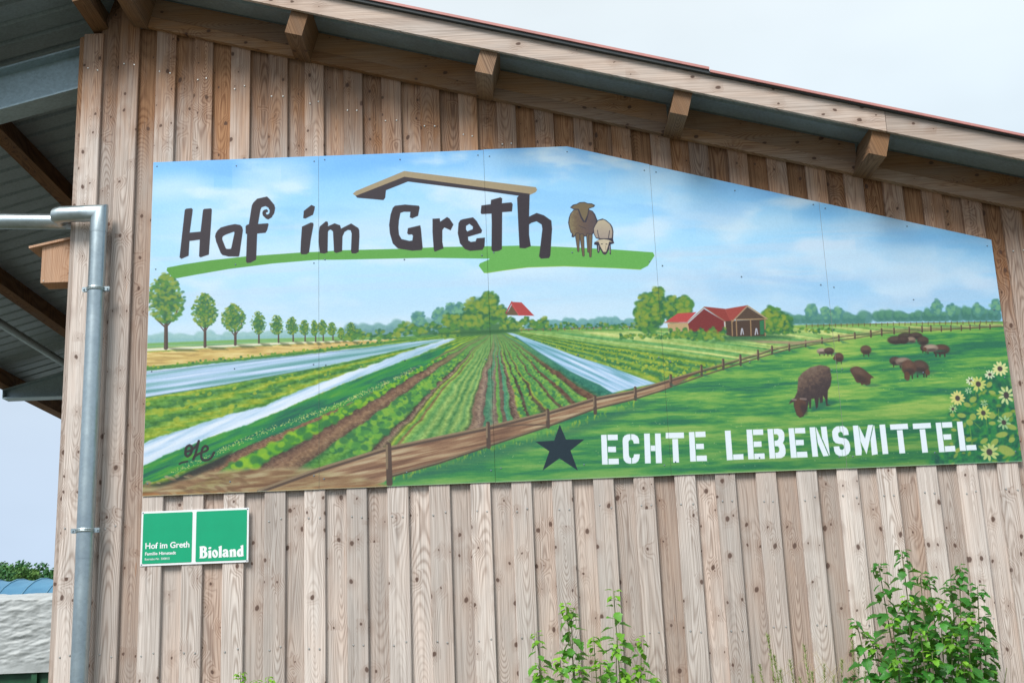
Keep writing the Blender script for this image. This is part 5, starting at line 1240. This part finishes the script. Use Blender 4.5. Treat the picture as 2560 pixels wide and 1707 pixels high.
# feathery herb between the shrubs
M_NEEDLE = plain('feathery_green', (.23, .30, .085), .6, 0, .3, 60)
M_DRY = plain('dry_stalk', (.38, .31, .17), .7, 0, .2, 40)
bx = float(un(2040, 1700, 1, -.34)[0])
fe = thing('feathery_plant', (bx, -.34, 0), 'wispy yellow-green feathery plant left of the dark green shrub', 'plant')
rf = random.Random(31); fm = MB()
ftips = [(1919, 1588), (2010, 1614), (2131, 1602), (1899, 1664), (2060, 1664), (1880, 1690), (1950, 1676), (2105, 1650), (2165, 1680), (2030, 1680), (1975, 1650), (2085, 1690), (2185, 1690), (1935, 1640), (2145, 1640), (2000, 1695)]
for q in ftips:
    tip = Vector(at(q[0], q[1], -.34 + rf.uniform(-.12, .12))); b0 = Vector((bx + (tip.x - bx) * .4 + rf.uniform(-.03, .03), tip.y, .02))
    pts = [Vector(p_) for p_ in spline([tuple(b0), tuple(b0.lerp(tip, .5) + Vector((rf.uniform(-.03, .03), 0, 0))), tuple(tip)], 8, closed=False)]
    m_ = MB(); m_.tube(pts, [.003 - .0022 * k / 16 for k in range(17)], 5); m_.build('stem', M_NEEDLE if rf.random() < .7 else M_DRY, fe, True, tuple(b0))
    for _ in range(230):
        t = 1 - rf.random() ** 1.3 * .45; k = min(15, int(t * 16)); p0 = pts[k].lerp(pts[k + 1], t * 16 - k)
        if p0.z < 1.2: continue
        an = rf.uniform(0, 6.28); ln = rf.uniform(.018, .045) * (.6 + (1 - t) * 1.3); el = rf.uniform(.5, 1.25)
        d = Vector((math.cos(an) * math.cos(el), math.sin(an) * math.cos(el), math.sin(el))); p1 = p0 + d * ln
        sd = d.cross(Vector((0, 1, .2))).normalized() * .0014
        fm.add([tuple(p0 - sd), tuple(p0 + sd), tuple(p1)], [(0, 1, 2)])
for _ in range(16):
    q = (rf.uniform(1900, 2190), rf.uniform(1640, 1690)); a_ = Vector(at(q[0], q[1], -.34)); d = Vector((rf.uniform(-.10, .10), rf.uniform(-.03, .03), rf.uniform(.06, .12)))
    m_ = MB(); m_.tube([tuple(a_ - d * 3), tuple(a_ + d * .4)], [.0016, .0008], 4); m_.build('stalk', M_DRY, fe, True, tuple(a_))
tag(fm.build('foliage', M_NEEDLE, fe, origin=(bx, -.34, 0)), kind='stuff')

# ------------------------------------------------------------------ background left of the barn
def bgx(px, y): return float(un(px, 1600, 1, y)[0])
# green trailer with a white tarpaulin over it
YT = 9.0
xa, xb = bgx(-260, YT), bgx(330, YT)
zt_l, zt_r = float(un(0, 1504, 1, YT)[2]), float(un(128, 1491, 1, YT)[2])
zb_l, zb_r = float(un(0, 1690, 1, YT)[2]), float(un(118, 1673, 1, YT)[2])
trl = thing('farm_trailer', ((xa + xb) / 2, YT + 1.1, 0), 'dark green boarded farm trailer under a white tarpaulin, far left behind the barn corner', 'trailer')
zt = (zt_l + zt_r) / 2; zb = (zb_l + zb_r) / 2
mb = MB(); mb.box((xa + .05, YT + .10, .72), (xb - .05, YT + 2.2, .80)); mb.build('bed', M_TARPGREEN, trl, origin=(xa, YT, .7))
z = .82
while z < zt - .12:
    mb = MB(); mb.box((xa + .05, YT + .10, z), (xb - .05, YT + .13, z + .17)); mb.build('side_board', M_TARPGREEN, trl, origin=(xa, YT, z)); z += .178
x = bgx(80, YT) - 1.5 * 3
while x < xb:
    if x > xa + .06:
        mb = MB(); mb.box((x, YT + .04, .74), (x + .07, YT + .098, zt - .06)); mb.build('post', M_TARPGREEN, trl, origin=(x, YT, .74))
    x += 1.5
for wx in (xa + .7, xb - .7):
    mb = MB(); mb.tube([(wx, YT + .16, .36), (wx, YT + .40, .36)], .36, 24); wh = mb.build('wheel', M_DARK, trl, origin=(wx, YT + .3, .36))
    mb = MB(); mb.tube([(wx, YT + .15, .36), (wx, YT + .158, .36)], .19, 16); mb.build('rim', M_TARPGREEN, wh, origin=(wx, YT + .155, .36))
def tarp_material():
    m, nt, b = new_mat('white_tarpaulin', .5, 0, .4); N = NT(nt); co = N.coord('Object')
    n = N.noise(co, 5.0, 5, .6); f = N.noise(co, 26.0, 3, .6)
    c = N.mix(N.rng(n, .35, .7), (.47, .505, .515, 1), (.37, .40, .405, 1)); c = N.mix(N.rng(f, .62, .8, 0, .35), c, (.36, .35, .28, 1))
    nt.links.new(c, b.inputs['Base Color']); nt.links.new(N.bump(f, .25, .01), b.inputs['Normal']); return m
nx, nz = 260, 80; vs = []
Xg, Zg = np.meshgrid(np.linspace(0, 1, nx), np.linspace(0, 1, nz))
wx_, wz_ = Xg * (xb - xa), Zg * (zt - zb)
fold = (fbm(wx_ * 6 + 40, (wz_ - wx_ * .10) * 24 + 9, 501, 4, .6) - .5) * .055 - np.abs(fbm(wx_ * 3.2 + 3, (wz_ - .15 * wx_) * 13, 511, 3) - .5) * .075 - np.abs(fbm(wx_ * 7 + 3, wz_ * 6, 531, 2) - .5) * .03
fold *= sstep(Zg, .06, .18) * .85 + .15
edge_t = (fbm(wx_ * 4, wx_ * 0, 521, 3) - .5) * .05
for j in range(nz):
    for i in range(nx):
        t_ = Zg[j, i]
        zz = zb + (zt - zb) * t_ + edge_t[j, i] * t_ ** 6 + .04 * (Xg[j, i] - .5) * 0
        vs.append((xa + wx_[j, i], YT + .02 + fold[j, i] * .55, zz))
fs = [(j * nx + i, j * nx + i + 1, (j + 1) * nx + i + 1, (j + 1) * nx + i) for j in range(nz - 1) for i in range(nx - 1)]
# carried over the top and down the far side
top0 = (nz - 1) * nx; base = len(vs)
for yy, dz in ((YT + .6, .10), (YT + 1.2, .13), (YT + 1.8, .10), (YT + 2.28, 0), (YT + 2.30, -(zt - zb))):
    for i in range(nx): vs.append((xa + wx_[0, i], yy, vs[top0 + i][2] + dz))
rows_ = [top0] + [base + k * nx for k in range(5)]
for a, c in zip(rows_[:-1], rows_[1:]): fs += [(a + i, a + i + 1, c + i + 1, c + i) for i in range(nx - 1)]
cen = ((xa + xb) / 2, YT + .02, zb)
tp = put('tarpaulin', mesh('tarpaulin', [(p[0] - cen[0], p[1] - cen[1], p[2] - cen[2]) for p in vs], fs, tarp_material(), True), None, cen)
tag(tp, 'crumpled white tarpaulin draped over the green trailer at the far left', 'tarpaulin')

# blue tunnel
YP = 46.0
px0, px1 = bgx(-240, YP), bgx(420, YP)
ztop = float(un(60, 1448, 1, YP)[2]); RT = ztop
tun = thing('polytunnel', ((px0 + px1) / 2, YP, 0), 'long blue net-covered tunnel greenhouse beyond the white tarpaulin', 'greenhouse')
m_net, nt, b = new_mat('blue_net', .55, 0, .3); N = NT(nt)
n_ = N.noise(N.coord('Object'), .7, 4, .6); nt.links.new(N.mix(N.rng(n_, .3, .7), (.045, .155, .27, 1), (.075, .22, .35, 1)), b.inputs['Base Color'])
m_hoop = plain('tunnel_hoop', (.11, .26, .37), .6)
sp_ = 0.98; nh = int((px1 - px0) / sp_); ns = 22; mb = MB(); vs = []; cols_ = []
xs_ = []
for k in range(nh * 4 + 1): xs_.append(px0 + k * sp_ / 4)
for k, x in enumerate(xs_):
    sag = (0, .05, .075, .05)[k % 4]
    for j in range(ns + 1):
        an = math.pi * j / ns; rr_ = RT - sag * math.sin(an) ** .5 if 0 < j < ns else RT
        vs.append((x, YP - math.cos(an) * rr_, math.sin(an) * rr_))
fs = [(k * (ns + 1) + j, (k + 1) * (ns + 1) + j, (k + 1) * (ns + 1) + j + 1, k * (ns + 1) + j + 1) for k in range(len(xs_) - 1) for j in range(ns)]
mb.add(vs, fs); mb.build('cover', m_net, tun, True, ((px0 + px1) / 2, YP, 0))
for k in range(nh + 1):
    x = px0 + k * sp_; mb = MB()
    mb.tube([(x, YP - math.cos(math.pi * j / ns) * (RT + .012), math.sin(math.pi * j / ns) * (RT + .012)) for j in range(ns + 1)], .028, 5); mb.build('hoop', m_hoop, tun, True, (x, YP, 0))

# trees beyond the tunnel
def tree_mat(name, a, c):
    m, nt, b = new_mat(name, .7, 0, .2); N = NT(nt)
    n = N.noise(N.coord('Object'), 1.1, 4, .65); f = N.noise(N.coord('Object'), 6.0, 2, .5)
    k = N.rng(f, .3, .7, .75, 1.25)
    nt.links.new(N.mix(1.0, N.mix(N.rng(n, .35, .65), a + (1,), c + (1,)), N.combine(k, k, k), 'MULTIPLY'), b.inputs['Base Color']); return m
M_CROWN = [tree_mat('crown_green', (.035, .125, .05), (.085, .21, .06)), tree_mat('crown_green_warm', (.05, .14, .04), (.12, .23, .055))]
M_BARK = plain('bark', (.10, .08, .06), .9, 0, .3, 6)
def tree(label, x, y, h, w, seed, dens=1.0, low=.18, mat=0):
    r = random.Random(seed); t = thing('tree', (x, y, 0), label, 'tree', 'trees behind the blue tunnel')
    m_ = MB(); trunk = [(x, y, 0), (x + r.uniform(-.1, .1), y, h * .3), (x + r.uniform(-.2, .2), y, h * .6), (x + r.uniform(-.2, .2), y, h * .88)]
    m_.tube(trunk, [.22, .17, .11, .03], 8); lobes = []
    for k in range(15):
        an = r.uniform(0, 6.28); z = h * r.uniform(low + .08, .93); rad = w * .5 * math.sqrt(max(.05, 1 - ((z / h - .52) / .52) ** 2)) * r.uniform(.35, .95)
        c = Vector((x + math.cos(an) * rad, y + math.sin(an) * rad, z)); lobes.append((c, w * r.uniform(.13, .24)))
        m_.tube([(x, y, z * .62), tuple(Vector((x, y, z * .62)).lerp(c, .55) + Vector((0, 0, .15))), tuple(c)], [.07, .045, .015], 5)
    lobes.append((Vector((x, y, h * .9)), w * .16)); m_.build('trunk', M_BARK, t, True, (x, y, 0))
    cm = MB()
    for c, rad in lobes:
        for _ in range(int(165 * dens)):
            d = Vector((r.gauss(0, 1), r.gauss(0, 1), r.gauss(0, 1))).normalized() * rad * r.random() ** .45; d.z *= .8
            p = c + d; s = r.uniform(.07, .17); a_ = Vector((r.uniform(-1, 1), r.uniform(-1, 1), r.uniform(-.4, .9))).normalized(); u = a_.orthogonal().normalized() * s; v = a_.cross(u)
            cm.add([tuple(p - u), tuple(p - v * .6), tuple(p + u), tuple(p + v * .6)], [(0, 1, 2, 3)])
    cm.build('crown', M_CROWN[mat], t, False, (x, y, 0))
YR = 82.0
def th(px, py, y): q = un(px, py, 1, y); return float(q[0]), float(q[2])
for i, (px, py, y, w, dens, mat, lab) in enumerate([
        (-50, 1390, 84, 7.5, 1.0, 0, None), (2, 1397, 80, 5.2, 1.2, 0, 'low broad tree at the left picture edge beyond the blue tunnel'),
        (30, 1398, 86, 4.6, 1.1, 1, 'yellowish-green tree half hidden in the row beyond the blue tunnel'),
        (56, 1387, 82, 4.4, 1.3, 0, 'full round tree beyond the blue tunnel, next left of the see-through one'),
        (80, 1408, 78, 3.6, 1.2, 1, 'short bushy tree in the dip between the two taller ones beyond the tunnel'),
        (106, 1385, 83, 3.4, .62, 0, 'loose tree with sky showing through its crown, nearest the barn corner'),
        (126, 1405, 80, 3.6, 1.2, 0, 'dark tree partly hidden by the barn corner beyond the tunnel'), (165, 1385, 86, 6.0, 1.0, 1, None)]):
    if lab is None: continue
    x, h = th(px, py, y); tree(lab, x, y, h, w, 40 + i, dens, .15, mat)
